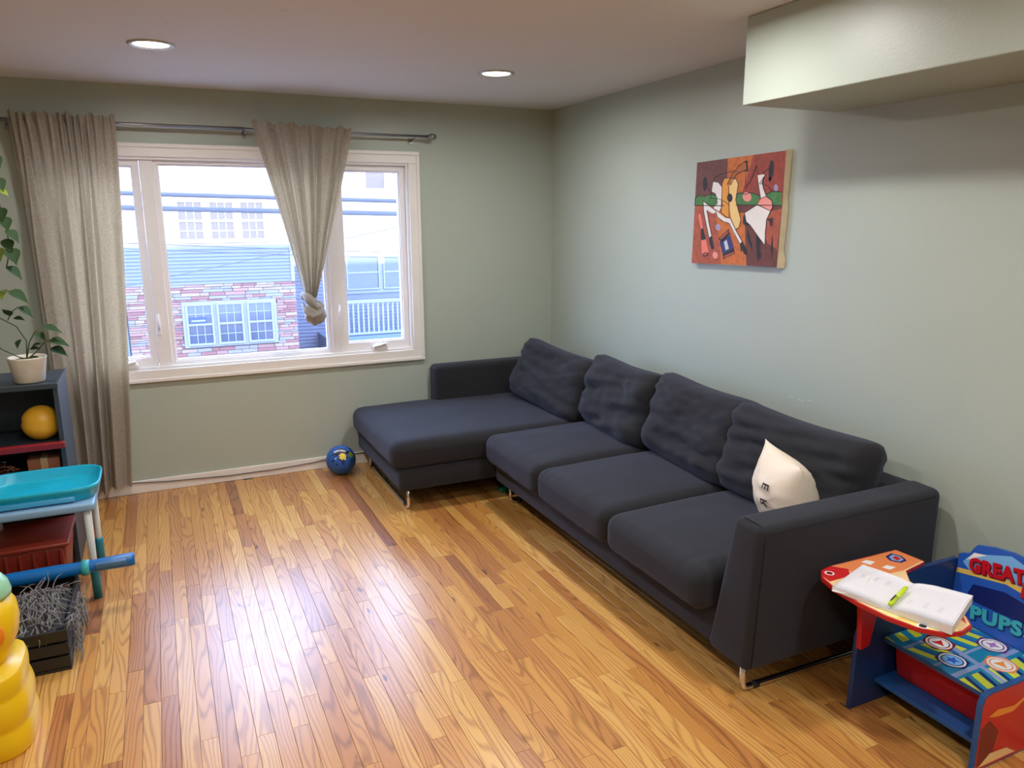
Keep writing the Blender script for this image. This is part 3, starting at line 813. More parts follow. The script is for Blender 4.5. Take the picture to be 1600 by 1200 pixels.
('black',6,[(0.104,0.621),(0.121,0.509),(0.129,0.509),(0.112,0.62)]),
('black',6,[(0.121,0.509),(0.208,0.252),(0.216,0.253),(0.129,0.509)]),
('black',6,[(0.159,0.529),(0.241,0.274),(0.248,0.275),(0.166,0.53)]),
('black',6,[(0.456,0.44),(0.525,0.332),(0.532,0.334),(0.463,0.442)]),
('black',6,[(0.525,0.332),(0.606,0.226),(0.612,0.229),(0.532,0.335)]),
('black',6,[(0.269,0.524),(0.296,0.457),(0.304,0.459),(0.276,0.525)]),
('black',6,[(0.298,0.455),(0.376,0.409),(0.38,0.415),(0.302,0.46)]),
('black',6,[(0.377,0.409),(0.447,0.391),(0.449,0.397),(0.379,0.415)]),
('black',6,[(0.445,0.392),(0.584,0.2),(0.59,0.202),(0.451,0.395)]),
('black',6,[(0.835,0.623),(0.897,0.581),(0.901,0.586),(0.839,0.628)]),
('black',6,[(0.896,0.583),(0.91,0.533),(0.917,0.533),(0.902,0.584)]),
('black',6,[(0.91,0.535),(0.856,0.417),(0.863,0.414),(0.917,0.532)]),
('black',6,[(0.856,0.416),(0.859,0.19),(0.866,0.189),(0.863,0.415)]),
('black',6,[(0.644,0.401),(0.684,0.374),(0.688,0.378),(0.648,0.405)]),
('black',6,[(0.683,0.374),(0.804,0.244),(0.81,0.247),(0.688,0.378)]),
('black',6,[(0.805,0.244),(0.86,0.187),(0.865,0.191),(0.81,0.247)]),
('black',6,[(0.722,0.817),(0.75,0.704),(0.757,0.704),(0.729,0.817)]),
('black',6,[(0.75,0.703),(0.778,0.606),(0.785,0.606),(0.757,0.704)]),
('black',6,[(0.808,0.821),(0.78,0.753),(0.787,0.75),(0.815,0.818)]),
('black',6,[(0.78,0.751),(0.797,0.7),(0.804,0.7),(0.787,0.752)]),
('black',6,[(0.797,0.699),(0.834,0.627),(0.84,0.628),(0.804,0.701)]),
('black',6,[(0.008,0.581),(0.009,0.654),(0.0,0.655),(-0.001,0.582)]),
('black',6,[(0.007,0.652),(0.065,0.678),(0.059,0.684),(0.002,0.658)]),
('black',6,[(0.061,0.678),(0.119,0.661),(0.121,0.667),(0.063,0.684)]),
('black',6,[(0.122,0.661),(0.19,0.676),(0.186,0.682),(0.118,0.667)]),
('black',6,[(0.188,0.676),(0.271,0.662),(0.272,0.668),(0.188,0.682)]),
('black',6,[(0.509,0.657),(0.558,0.672),(0.554,0.678),(0.505,0.663)]),
('black',6,[(0.555,0.672),(0.606,0.65),(0.609,0.656),(0.557,0.678)]),
('black',6,[(0.61,0.65),(0.657,0.665),(0.653,0.671),(0.606,0.656)]),
('black',6,[(0.655,0.665),(0.716,0.653),(0.717,0.659),(0.655,0.671)]),
('black',6,[(0.715,0.653),(0.765,0.629),(0.768,0.635),(0.718,0.658)]),
('black',6,[(0.832,0.635),(0.892,0.663),(0.888,0.668),(0.828,0.641)]),
('black',6,[(0.89,0.662),(0.993,0.648),(0.993,0.654),(0.89,0.668)]),
('black',6,[(0.208,0.709),(0.143,0.763),(0.138,0.759),(0.203,0.706)]),
('black',6,[(0.398,0.756),(0.452,0.851),(0.445,0.855),(0.39,0.759)]),
('black',6,[(0.452,0.851),(0.521,0.917),(0.515,0.921),(0.445,0.855)]),
('black',6,[(0.52,0.916),(0.603,0.954),(0.598,0.959),(0.515,0.922)]),
('black',6,[(0.437,0.749),(0.492,0.837),(0.485,0.841),(0.43,0.753)]),
('black',6,[(0.491,0.836),(0.563,0.865),(0.558,0.871),(0.486,0.842)]),
('black',6,[(0.561,0.865),(0.619,0.86),(0.618,0.866),(0.56,0.871)])]

# ------------------------------------------------------------------ curtain rod and curtains
def curtain_rod():
    t = tag(empty('curtain_rod', (-2.15, -0.09, 2.212)), 'grey metal telescoping curtain rod above the window', 'curtain rod')
    P = [tube('rod_tube', [(-3.40, -0.09, 2.212), (-2.14, -0.09, 2.212)], 0.0105, M_ROD, n=12),
         tube('rod_tube', [(-2.16, -0.09, 2.212), (-0.975, -0.09, 2.212)], 0.0082, M_ROD, n=12)]
    for x, s in ((-0.975, 1), (-3.40, -1)):
        P.append(tube('end_cap', [(x, -0.09, 2.212), (x + s * 0.012, -0.09, 2.212), (x + s * 0.013, -0.09, 2.212), (x + s * 0.042, -0.09, 2.212), (x + s * 0.043, -0.09, 2.212), (x + s * 0.052, -0.09, 2.212)],
                      [0.013, 0.013, 0.019, 0.019, 0.014, 0.014], M_ROD, n=14))
    for x in (-3.36, -2.13, -1.07):
        P.append(tube('bracket', [(x, -0.002, 2.19), (x, -0.05, 2.192), (x, -0.09, 2.199)], 0.006, M_ROD))
        P.append(box('bracket_plate', x - 0.012, x + 0.012, -0.006, -0.001, 2.165, 2.215, M_ROD))
    keep(t, *P)
curtain_rod()

def curtain_left():
    nu, nv = 150, 60
    vs, fs = [], []
    for j in range(nv + 1):
        v = j / nv                       # 0 top, 1 bottom
        z = 2.250 - v * (2.250 - 0.075)
        xl = -3.335 + 0.045 * v; xr = -2.822 - 0.13 * v ** 1.3
        for i in range(nu + 1):
            u = i / nu
            ph = u + 0.02 * math.sin(v * 2.2 + u * 9)
            gather = math.sin(ph * 2 * math.pi * 13 + 1.2 * math.sin(ph * 11)) * 0.017
            broad = math.sin(ph * 2 * math.pi * 4.6 + 0.9 + 0.8 * math.sin(ph * 7 + v)) * 0.036 + math.sin(ph * 2 * math.pi * 7.7 + v) * 0.014
            k = min(1, v * 3.2)
            flat = 1.0 if u < 0.72 else 1 - 0.75 * (u - 0.72) / 0.28
            y = -0.092 + (gather * (1 - k) + broad * k * (0.75 + 0.5 * v)) * flat
            y -= 0.030 * max(0, 1 - v / 0.09)
            if v < 0.035:                # ruffled heading above the rod
                y += math.sin(u * 2 * math.pi * 24 + 2 * math.sin(u * 31)) * 0.010 * (1 - v / 0.035)
            zz = z + (0.008 * math.sin(u * 60) + 0.006 * math.sin(u * 27)) * max(0, 1 - v / 0.03) + (0.015 * math.sin(u * 8 + 1) * v ** 8)
            vs.append((xl + (xr - xl) * u, y, zz))
    for j in range(nv):
        for i in range(nu):
            a = j * (nu + 1) + i
            fs.append((a, a + 1, a + nu + 2, a + nu + 1))
    o = mesh_obj('curtain', vs, fs, M_CURTAIN, smooth=True)
    tag(o, 'long beige curtain hanging straight to the floor beside the window', 'curtain', 'curtains on the rod')
curtain_left()

def curtain_tied():
    t = tag(empty('curtain', (-1.79, -0.09, 1.0)), 'beige curtain tied in a knot over the window', 'curtain', 'curtains on the rod')
    nu, nv = 130, 50
    vs, fs = [], []
    zt, zb = 2.252, 1.185
    for j in range(nv + 1):
        v = j / nv
        z = zt + (zb - zt) * v
        s = v ** 1.06
        xl = -2.093 + (-1.838 + 2.093) * s + 0.012 * math.sin(v * 3.1)
        xr = -1.486 + (-1.765 + 1.486) * s ** 1.05
        w = (xr - xl)
        for i in range(nu + 1):
            u = i / nu
            a = math.sin(u * 2 * math.pi * 6.5 + 0.6 * math.sin(u * 9)) * 0.022 + math.sin(u * 2 * math.pi * 11 + 1) * 0.010
            k = min(1, v * 2.5)
            y = -0.092 + a * (0.45 + 0.55 * k) * (1 - 0.15 * v)
            y -= 0.030 * v ** 2 * math.sqrt(max(0, 1 - (2 * u - 1) ** 2))
            y -= 0.030 * max(0, 1 - v / 0.10)
            if v < 0.04: y += math.sin(u * 2 * math.pi * 22 + 2 * math.sin(u * 27)) * 0.010 * (1 - v / 0.04)
            zz = z + (0.008 * math.sin(u * 52) + 0.006 * math.sin(u * 23)) * max(0, 1 - v / 0.04) - 0.02 * (u - 0.3) * (1 - v)
            vs.append((xl + w * u, y, zz))
    for j in range(nv):
        for i in range(nu):
            a = j * (nu + 1) + i
            fs.append((a, a + 1, a + nu + 2, a + nu + 1))
    P = [mesh_obj('curtain_panel', vs, fs, M_CURTAIN, smooth=True)]
    # knot: a fat tail tucked under a wrap
    def lump(name, c, r, rot, amp, tw, seed, n=26):
        vs, fs = [], []
        R = Matrix.Rotation(rot, 3, 'Y')
        for j in range(n + 1):
            th = math.pi * j / n
            for i in range(n):
                ph = 2 * math.pi * i / n
                d = Vector((math.sin(th) * math.cos(ph), math.sin(th) * math.sin(ph), math.cos(th)))
                f = 1 + amp * math.sin(ph * 5 + th * tw) + 0.10 * noise.noise(d * 2.3 + Vector((seed, 0, 0)))
                sq = (abs(d.x) ** 2.6 + abs(d.y) ** 2.6 + abs(d.z) ** 2.6) ** (-1 / 2.6)
                p = R @ Vector((d.x * r[0], d.y * r[1], d.z * r[2])) * f * sq
                vs.append(tuple(p + Vector(c)))
        for j in range(n):
            for i in range(n):
                fs.append((j * n + i, j * n + (i + 1) % n, (j + 1) * n + (i + 1) % n, (j + 1) * n + i))
        return mesh_obj(name, vs, fs, M_CURTAIN, smooth=True)
    P.append(lump('knot_tail', (-1.787, -0.112, 1.082), (0.066, 0.048, 0.070), -0.12, 0.035, 5.0, 3))
    ring = []
    for k in range(33):
        a = 2 * math.pi * k / 32
        ring.append((-1.803 + 0.040 * math.cos(a) + 0.012 * math.sin(a), -0.108 + 0.042 * math.sin(a), 1.165 - 0.035 * math.cos(a) + 0.012 * math.sin(a * 2)))
    P.append(tube('knot_wrap', ring, [0.026 + 0.005 * math.sin(k * 0.9) for k in range(33)], M_CURTAIN, n=12))
    P.append(tube('knot_fold', [(-1.862, -0.125, 1.150), (-1.846, -0.158, 1.10), (-1.81, -0.172, 1.07), (-1.765, -0.165, 1.09), (-1.735, -0.145, 1.14)], [0.010, 0.017, 0.019, 0.017, 0.010], M_CURTAIN, n=10))
    keep(t, *P)
curtain_tied()

# ------------------------------------------------------------------ cable along the baseboard
tag(tube('cable', [(-4.2, -0.024, 0.10), (-2.96, -0.022, 0.078), (-2.75, -0.022, 0.058), (-2.4, -0.022, 0.042), (-2.1, -0.022, 0.042), (-1.85, -0.022, 0.052), (-1.7, -0.022, 0.070), (-1.62, -0.022, 0.078), (-1.2, -0.022, 0.074)], 0.0035, M_CABLE, n=6),
    'thin grey cable drooping along the white baseboard', 'cable')

# ------------------------------------------------------------------ sectional sofa
def sofa():
    t = tag(empty('sectional_sofa', (-0.75, -1.65, 0.0)), 'charcoal fabric sectional sofa with chaise along the window wall', 'sofa')
    P = []
    ad = lambda o: (P.append(o), o)[1]
    F = M_FABRIC
    ad(hexa('seat_base', box_c(-0.945, -0.06, -3.11, -1.085, 0.125, 0.275), F, bev=0.018, seg=3))
    ad(hexa('chaise_base', box_c(-1.535, -0.06, -1.055, -0.045, 0.13, 0.262), F, bev=0.022, seg=3))
    ad(hexa('back_frame', box_c(-0.205, -0.035, -3.29, -0.045, 0.13, 0.655), F, bev=0.035, seg=4))
    # arm beside the desk: wedge, wider at the foot
    arm = ad(hexa('armrest', [(-0.972, -3.300, 0.128), (-0.045, -3.300, 0.128), (-0.045, -3.085, 0.128), (-0.972, -3.085, 0.128),
                        (-0.945, -3.302, 0.660), (-0.045, -3.302, 0.660), (-0.045, -3.165, 0.665), (-0.945, -3.165, 0.665)], F, bev=0.030, seg=5))
    pp = [(-0.966, -3.288, 0.14), (-0.944, -3.291, 0.625), (-0.933, -3.280, 0.650), (-0.925, -3.265, 0.663)]
    for nm, pts in (('seam', [(-0.948, -3.3015, 0.15), (-0.925, -3.3025, 0.60), (-0.918, -3.300, 0.636)]), ('seam', [(-0.918, -3.300, 0.636), (-0.5, -3.300, 0.636), (-0.08, -3.300, 0.636)]), ('seam', [(-0.921, -3.295, 0.645), (-0.924, -3.275, 0.6615), (-0.925, -3.20, 0.6655)])):
        s = tube(nm, pts, 0.0016, M_FABRIC_DK, n=6); s.parent = arm
    # arm against the window wall
    ad(hexa('armrest', box_c(-1.000, -0.04, -0.175, -0.035, 0.24, 0.675), F, bev=0.034, seg=5))
    # seat cushions
    spans = [(-1.772, -1.088), (-2.442, -1.776), (-3.092, -2.446)]
    for k, (a, b) in enumerate(spans):
        c = ad(rounded_cushion('seat_cushion', 0.83, b - a, 0.172, 0.058, F, crown=0.022, wr=0.006, seed=k + 2, gather=0.006))
        c.location = (-0.612, (a + b) / 2, 0.348)
        c.rotation_euler = (0, math.radians(-1.0), 0)
        pts = []
        hx, hy = 0.415, (b - a) / 2
        for y in np.linspace(-hy + 0.05, hy - 0.05, 9): pts.append((-hx + 0.004, y, -0.03 + 0.002 * math.sin(y * 20)))
    cc = ad(rounded_cushion('chaise_cushion', 1.39, 1.015, 0.172, 0.066, F, crown=0.012, wr=0.006, seed=9, n=26))
    cc.location = (-0.882, -0.562, 0.345)
    pts = [(-1.576, -1.02, 0.292), (-1.579, -0.6, 0.292), (-1.576, -0.12, 0.292)]
    # back cushions
    for k, (yc, w, h, x, lean, rz, rx, zb) in enumerate((
            (-0.660, 0.86, 0.450, -0.405, 22, 6, 4.0, 0.412),
            (-1.425, 0.74, 0.455, -0.325, 14, -2, 1, 0.415),
            (-2.120, 0.76, 0.460, -0.325, 15, -2, 1.5, 0.418),
            (-2.775, 0.76, 0.440, -0.335, 15, 3, 2.0, 0.418))):
        c = ad(pillow('back_cushion', w, h, 0.235, F, seed=k + 1, wr=0.012, ear=0.02, fold_dir=1 if k % 2 else -1, ex=7.0, pw=0.5, rc=0.075))
        # local: width x, thickness y, height z  ->  width along world y, leaning back towards the right wall
        c.rotation_euler = (Matrix.Rotation(math.radians(-90 + rz), 4, 'Z') @ Matrix.Rotation(math.radians(-lean), 4, 'X') @ Matrix.Rotation(math.radians(rx), 4, 'Y')).to_euler()
        c.location = (x, yc, zb)
    # sled legs of bent tube
    def sled(p0, d, ln, front_h, cap=None):
        d = Vector(d); p = Vector(p0)
        pts = [p + Vector((0, 0, front_h)), p + Vector((0, 0, 0.035)), p + Vector((0, 0, 0.018)) + d * 0.006, p + Vector((0, 0, 0.0125)) + d * 0.022,
               p + Vector((0, 0, 0.0125)) + d * (ln - 0.022), p + Vector((0, 0, 0.018)) + d * (ln - 0.006), p + Vector((0, 0, 0.035)) + d * ln, p + Vector((0, 0, front_h)) + d * ln]
        l = ad(tube('leg', pts, 0.0115, M_CHROME, n=12))
        for a in (0.045, ln - 0.06):
            c = tube('rubber_foot', [p + d * a + Vector((0, 0, 0.0135)), p + d * (a + 0.028) + Vector((0, 0, 0.0135))], 0.0135, M_BLACK, n=12)
            c.parent = l
    sled((-0.908, -3.222, 0), (1, 0, 0), 0.80, 0.14)
    sled((-0.884, -1.17, 0), (1, 0, 0), 0.78, 0.14)
    sled((-1.470, -1.005, 0), (0, 1, 0), 0.88, 0.145)
    keep(t, *P)
sofa()

# throw pillow standing against the arm
def throw_pillow():
    m = mat('cream_cotton', srgb(232, 218, 200), 0.9, noise_amt=0.06, noise_scale=25, bump=0.4, bump_scale=700)
    ink = mat('black_print', (0.02, 0.02, 0.02, 1), 0.8)
    t = tag(empty('throw_pillow', (-0.50, -2.98, 0.43)), 'cream throw pillow with black letters propped on the sofa arm', 'pillow')
    o = pillow('pillow_cover', 0.40, 0.36, 0.23, m, seed=21, wr=0.004, ear=0.05, ex=2.1, pw=0.72, rc=0.03)
    M = Matrix.Translation((-0.455, -2.945, 0.412)) @ Matrix.Rotation(math.radians(66), 4, 'Z') @ Matrix.Rotation(math.radians(-8), 4, 'X')
    o.data.transform(M)
    P = [o]
    # letters run down the face that looks at the seat (+y side of the local pillow)
    bpy.context.view_layer.update()
    inv = M.inverted()
    for k, ch in enumerate(('E', 'R', 'I')):
        lm = text_obj('printed_letter', ch, 0.060, ink, Matrix.Identity(4), extrude=0.0003, offset=0.0006)
        u0, v0 = -0.075, 0.255 - k * 0.062
        for v in lm.data.vertices:
            u, w = u0 + v.co.y * 0.9 - 0.02, v0 - v.co.x * 0.9 + 0.012
            pu, pv = u / 0.20, (w - 0.18) / 0.18
            y = 0.115 * max(0, 1 - abs(pu) ** 2.1) ** 0.72 * max(0, 1 - abs(pv) ** 2.1) ** 0.72 * 1.06 + 0.004 + v.co.z
            v.co = M @ Vector((u, y, w))
        P.append(lm)
    sm = []
    for k in range(11):
        a = -0.17 + 0.34 * k / 10
        sm.append(M @ Vector((-0.198 + 0.013 * (1 - (a / 0.18) ** 2), 0.0, 0.18 + a)))
    P.append(tube('seam', sm, 0.0022, m, n=6))
    keep(t, *P)
throw_pillow()

# ------------------------------------------------------------------ painting
def painting():
    pal = {}
    for n, c in dict(maroon=(104, 58, 52), orange=(196, 106, 42), red=(150, 60, 46), rust=(168, 82, 54), brown=(104, 54, 42), green=(70, 122, 62), white=(232, 226, 224),
                     amber=(226, 152, 52), cream=(238, 200, 130), black=(34, 28, 30), wood=(176, 98, 40), pinkred=(232, 124, 104), navy=(52, 54, 112), silver=(200, 200, 214),
                     lilac=(158, 150, 186), pink=(236, 150, 140)).items():
        soft = n in ('maroon', 'orange', 'red', 'rust', 'brown', 'green')
        pal[n] = mat('paint_' + n, srgb(*c), 0.6, noise_amt=0.55 if soft else 0.08, noise_scale=45 if soft else 15, bump=0.2, bump_scale=300)
    t = tag(empty('canvas_painting', (-0.02, -2.03, 1.43)), 'stretched canvas painting of an abstract guitarist and dancer on the sage wall', 'painting')
    O = Vector((-0.030, -1.702, 1.434)); U = Vector((0, -0.637, 0.012)); V = Vector((0, -0.009, 0.528))
    corner = [O, O + U, O + U + V, O + V]
    back = [c + Vector((0.028, 0, 0)) for c in corner]
    P = [hexa('stretched_canvas', [tuple(c) for c in corner] + [tuple(c) for c in back], M_CANVAS)]
    P.append(decals('painted_picture', ART, (O, U, V), pal, step=0.00025))
    # loose folded canvas along the side edge
    vs, fs = [], []
    n = 24
    for j in range(n + 1):
        v = j / n
        b = O + U + V * (v * 1.02 - 0.01)
        w = 0.006 + 0.009 * noise.noise(Vector((v * 9, 3, 0))) + 0.008 * (v < 0.12) + 0.004
        for a, d in ((0.0, 0.001), (0.009, w * 0.4), (0.019, w), (0.027, w * 1.25)):
            vs.append(tuple(b + Vector((a, -d, 0))))
    for j in range(n):
        for i in range(3):
            a = j * 4 + i; fs.append((a, a + 1, a + 5, a + 4))
    P.append(mesh_obj('loose_canvas_edge', vs, fs, M_CANVAS, smooth=True))
    keep(t, *P)
painting()

# ------------------------------------------------------------------ ball
def ball():
    r = 0.098
    c = Vector((-1.688, -0.185, r))
    t = tag(empty('rubber_ball', (c.x, c.y, 0)), 'blue rubber ball with a black band and yellow splashes by the baseboard', 'ball')
    m = mat('blue_rubber', srgb(38, 92, 168), 0.5, noise_amt=0.25, noise_scale=14, bump=0.5, bump_scale=160)
    P = []
    bm = bmesh.new(); bmesh.ops.create_uvsphere(bm, u_segments=40, v_segments=24, radius=r)
    bmesh.ops.translate(bm, verts=bm.verts, vec=c)
    P.append(bm_obj('ball_skin', bm, m, smooth=True))
    view = (Vector((-2.68, -5.095, 1.675)) - c).normalized()
    side = Vector((0, 0, 1)).cross(view).normalized(); up = view.cross(side)
    def on(a, b, h=0.0008):
        """direction by angles (right, up) seen from the room"""
        d = view * (math.cos(a) * math.cos(b)) + side * (math.sin(a) * math.cos(b)) + up * math.sin(b)
        return c + d * (r + h)
    def patch(name, outline, mm, h):
        cx = sum(p[0] for p in outline) / len(outline); cy = sum(p[1] for p in outline) / len(outline)
        vs = [tuple(on(cx, cy, h))]; fs = []
        k = len(outline); ring = 5
        for q in range(1, ring + 1):
            f = q / ring
            for a, b in outline: vs.append(tuple(on(cx + (a - cx) * f, cy + (b - cy) * f, h)))
        for i in range(k): fs.append((0, 1 + i, 1 + (i + 1) % k))
        for q in range(ring - 1):
            for i in range(k):
                a = 1 + q * k
                fs.append((a + i, a + (i + 1) % k, a + k + (i + 1) % k, a + k + i))
        P.append(mesh_obj(name, vs, fs, mm, smooth=True))
    blk = mat('black_rubber_print', (0.012, 0.013, 0.02, 1), 0.5); yel = mat('yellow_rubber_print', srgb(222, 196, 60), 0.5)
    nav = mat('navy_rubber_print', srgb(20, 36, 96), 0.5); wht = mat('white_rubber_print', srgb(240, 240, 240), 0.5)
    top = [(-0.75, 0.30), (-0.62, 0.62), (-0.25, 0.86), (0.15, 0.92), (0.55, 0.80), (0.8, 0.55)]
    bot = [(0.72, 0.34), (0.42, 0.48), (0.1, 0.46), (-0.22, 0.36), (-0.45, 0.16)]
    patch('black_band', top + bot, blk, 0.0006)
    def splash(a0, b0, rr, mm, h, n=18):
        patch('splash', [(a0 + rr * (1 + 0.22 * math.sin(k * 2.6)) * math.cos(2 * math.pi * k / n), b0 + rr * (1 + 0.22 * math.sin(k * 2.6)) * math.sin(2 * math.pi * k / n)) for k in range(n)], mm, h)
    splash(0.13, 0.18, 0.34, nav, 0.0009); splash(0.13, 0.22, 0.24, yel, 0.0014); splash(0.80, 0.30, 0.22, mat('lime_rubber_print', srgb(120, 140, 40), 0.5), 0.0012)
    splash(-0.55, -0.05, 0.10, nav, 0.0009); splash(-0.3, -0.30, 0.09, nav, 0.0009); splash(0.15, -0.25, 0.10, nav, 0.0009); splash(-0.35, 0.1, 0.05, wht, 0.0012); splash(0.30, 0.02, 0.05, wht, 0.0015)
    lt = text_obj('printed_lettering', 'MAIN EVENT', 0.2, wht, Matrix.Identity(4), extrude=0.0, offset=0.006)
    xs = [v.co.x for v in lt.data.vertices]; w = max(xs)
    for v in lt.data.vertices:
        s = v.co.x / w
        a = -0.52 + 0.95 * s
        v.co = on(a, 0.46 + 0.17 * math.sin(math.pi * (s * 0.8 + 0.1)) + v.co.y * 1.05 - 0.03, 0.0016)
    P.append(lt)
    keep(t, *P)
ball()

# ------------------------------------------------------------------ child's desk with seat
def desk():
    t = tag(empty('child_desk', (-0.35, -3.66, 0.0)), "blue and red child's chair desk with printed seat beside the sofa arm", 'desk')
    blue = mat('navy_blue_board', srgb(22, 52, 104), 0.4, noise_amt=0.04)
    edge = mat('blue_edge', srgb(34, 86, 150), 0.35)
    red = mat('red_board', srgb(186, 28, 34), 0.35)
    redcloth = mat('red_fabric_bin', srgb(176, 18, 34), 0.85, noise_amt=0.08, noise_scale=12)
    col = {}
    for n, c in dict(orange=(232, 138, 84), peach=(240, 204, 152), yellow=(246, 226, 150), red=(200, 36, 40), white=(240, 238, 238), grey=(150, 160, 178), lime=(212, 222, 58), teal=(28, 132, 176),
                     cyan=(70, 176, 200), navy=(20, 36, 104), blue=(40, 92, 190), sky=(120, 180, 236), steel=(140, 160, 206), purple=(88, 40, 120), lilac=(170, 120, 190), flame=(240, 150, 60), gold=(222, 190, 96), maroon=(120, 24, 30), black=(20, 18, 22)).items():
        col[n] = mat('print_' + n, srgb(*c), 0.3)
    P = []
    ad = lambda o: (P.append(o), o)[1]
    # panels (outline in x, z; extruded along y)
    side = [(-0.640, 0.0), (-0.135, 0.0), (-0.135, 0.45), (-0.16, 0.472), (-0.50, 0.472), (-0.58, 0.42), (-0.634, 0.28)]
    ad(prism('side_panel', side, 1, -3.463, -3.445, blue, bev=0.002))
    side2 = [(-0.556, 0.0), (-0.135, 0.0), (-0.135, 0.45), (-0.16, 0.472), (-0.19, 0.46), (-0.22, 0.38), (-0.27, 0.30), (-0.33, 0.273), (-0.40, 0.269), (-0.52, 0.269), (-0.545, 0.262), (-0.555, 0.235)]
    sp = ad(prism('side_panel', side2, 1, -3.850, -3.833, edge, bev=0.002))
    # print on the outer face: red with orange and cream shapes
    fr = ((-0.556, -3.8502, 0.0), (1, 0, 0), (0, 0, 1))
    c = decals('printed_picture', [('red', 0, [(x + 0.556 + (0.006 if x < -0.3 else -0.006), max(0.006, z - 0.006)) for x, z in side2]),
                                   ('maroon', 1, [(0.012, 0.02), (0.08, 0.02), (0.10, 0.12), (0.05, 0.17), (0.012, 0.15)]),
                                   ('flame', 2, [(0.04, 0.185), (0.08, 0.20), (0.16, 0.19), (0.3, 0.24), (0.16, 0.17), (0.08, 0.175)]),
                                   ('peach', 3, [(0.02, 0.015), (0.07, 0.05), (0.15, 0.045), (0.2, 0.015)])], fr, col)
    c.parent = sp
    seat = ad(box('seat', -0.512, -0.168, -3.832, -3.464, 0.232, 0.247, edge, bev=0.002))
    # seat print: chevrons, beams and round badges
    su, sv = 0.341, 0.364
    pol = [('teal', 0, [(0, 0), (1, 0), (1, 1), (0, 1)])]
    for k in range(7):
        x = -0.1 + k * 0.19
        pol.append(('lime', 1, [(x, 0.02), (x + 0.09, 0.02), (x + 0.17, 0.24), (x + 0.08, 0.24)]))
        pol.append(('navy', 1, [(x + 0.10, 0.02), (x + 0.14, 0.02), (x + 0.22, 0.24), (x + 0.18, 0.24)]))
        pol.append(('lime', 1, [(x, 0.52), (x + 0.08, 0.52), (x, 0.76), (x - 0.08, 0.76)]))
        pol.append(('blue', 1, [(x + 0.09, 0.52), (x + 0.12, 0.52), (x + 0.04, 0.76), (x + 0.01, 0.76)]))
        pol.append(('lime', 1, [(x, 0.86), (x + 0.1, 0.86), (x + 0.14, 0.99), (x + 0.04, 0.99)]))
    for a, b in ((0.27, 0.34), (0.46, 0.51), (0.77, 0.82)):
        pol.append(('steel', 2, [(0, a), (1, a + 0.02), (1, b), (0, b - 0.02)]))
    pol.append(('steel', 2.5, [(0.30, 0), (0.36, 0), (0.56, 1), (0.50, 1)]))
    def disc(u, v, r, name, l, n=20, k=None, rot=0.0, inner=0.45):
        pts = []
        for i in range(n):
            q = r
            if k: q = r if i % 2 == 0 else r * inner
            a = 2 * math.pi * i / n + rot
            pts.append((u + q * math.cos(a) * (sv / su) ** 0.5, v + q * math.sin(a) * (su / sv) ** 0.5))
        return (name, l, pts)
    for u, v, ringc, mid, n in ((0.235, 0.46, 'navy', 'blue', 10), (0.40, 0.705, 'maroon', 'red', 6), (0.59, 0.23, 'orange', 'flame', 6), (0.845, 0.464, 'purple', 'lilac', 8), (0.75, 0.84, 'navy', 'teal', 8)):
        pol.append(disc(u, v, 0.150, ringc, 3, 6, rot=0.3)); pol.append(disc(u, v, 0.116, 'white', 4)); pol.append(disc(u, v, 0.098, ringc, 5))
        pol.append(disc(u, v, 0.086, 'sky' if ringc == 'navy' else 'white', 6)); pol.append(disc(u, v, 0.068, mid, 7, n, k=1, rot=0.3))
    pol = [(n, l, [(min(1, max(0, a)), min(1, max(0, b))) for a, b in p]) for n, l, p in pol]
    pol = [(n, l, p) for n, l, p in pol if max(q[0] for q in p) - min(q[0] for q in p) > 1e-3]
    sp = decals('printed_pattern', pol, ((-0.5105, -3.8305, 0.2472), (su, 0, 0), (0, sv, 0)), col, step=0.00015)
    sp.parent = seat
    # lower shelf with the red fabric bin on it
    ad(box('shelf', -0.532, -0.14, -3.832, -3.464, 0.078, 0.094, edge, bev=0.002))
    ad(hexa('fabric_bin', [(-0.450, -3.815, 0.0945), (-0.15, -3.815, 0.0945), (-0.15, -3.485, 0.0945), (-0.450, -3.485, 0.0945), (-0.465, -3.828, 0.226), (-0.15, -3.828, 0.226), (-0.15, -3.475, 0.226), (-0.465, -3.475, 0.226)], redcloth, bev=0.006, seg=2))
    # backrest: shouldered outline leaning back a little
    bo = [(-3.464, 0.20), (-3.464, 0.488), (-3.478, 0.498), (-3.502, 0.505), (-3.514, 0.53), (-3.526, 0.546), (-3.585, 0.560), (-3.648, 0.566), (-3.711, 0.560), (-3.770, 0.546), (-3.782, 0.53), (-3.794, 0.505), (-3.818, 0.498), (-3.832, 0.488), (-3.832, 0.20)]
    br = ad(prism('backrest', bo, 0, -0.012, 0.0, edge, bev=0.002))
    lean = Matrix.Translation((-0.165, 0, 0.25)) @ Matrix.Rotation(math.radians(4), 4, 'Y') @ Matrix.Translation((0, 0, -0.25))
    # print: blue sky burst, gold band (u from the left end, v up from the seat)
    poly = [('blue', 0, [((-3.464 - y) + (-0.003 if y < -3.62 else 0.003), (z - 0.253) if z > 0.3 else 0.0) for y, z in bo])]
    poly.append(('sky', 1, [(0.02, 0.215), (0.05, 0.255), (0.18, 0.30), (0.32, 0.255), (0.35, 0.215), (0.30, 0.19), (0.18, 0.215), (0.06, 0.185)]))
    poly.append(('white', 2, [(0.03, 0.225), (0.055, 0.262), (0.10, 0.270), (0.06, 0.245)]))
    poly.append(('gold', 3, [(0.004, 0.168), (0.18, 0.198), (0.364, 0.168), (0.364, 0.186), (0.18, 0.216), (0.004, 0.186)]))
    poly.append(('navy', 3, [(0.05, 0.09), (0.32, 0.09), (0.30, 0.150), (0.18, 0.170), (0.07, 0.150)]))
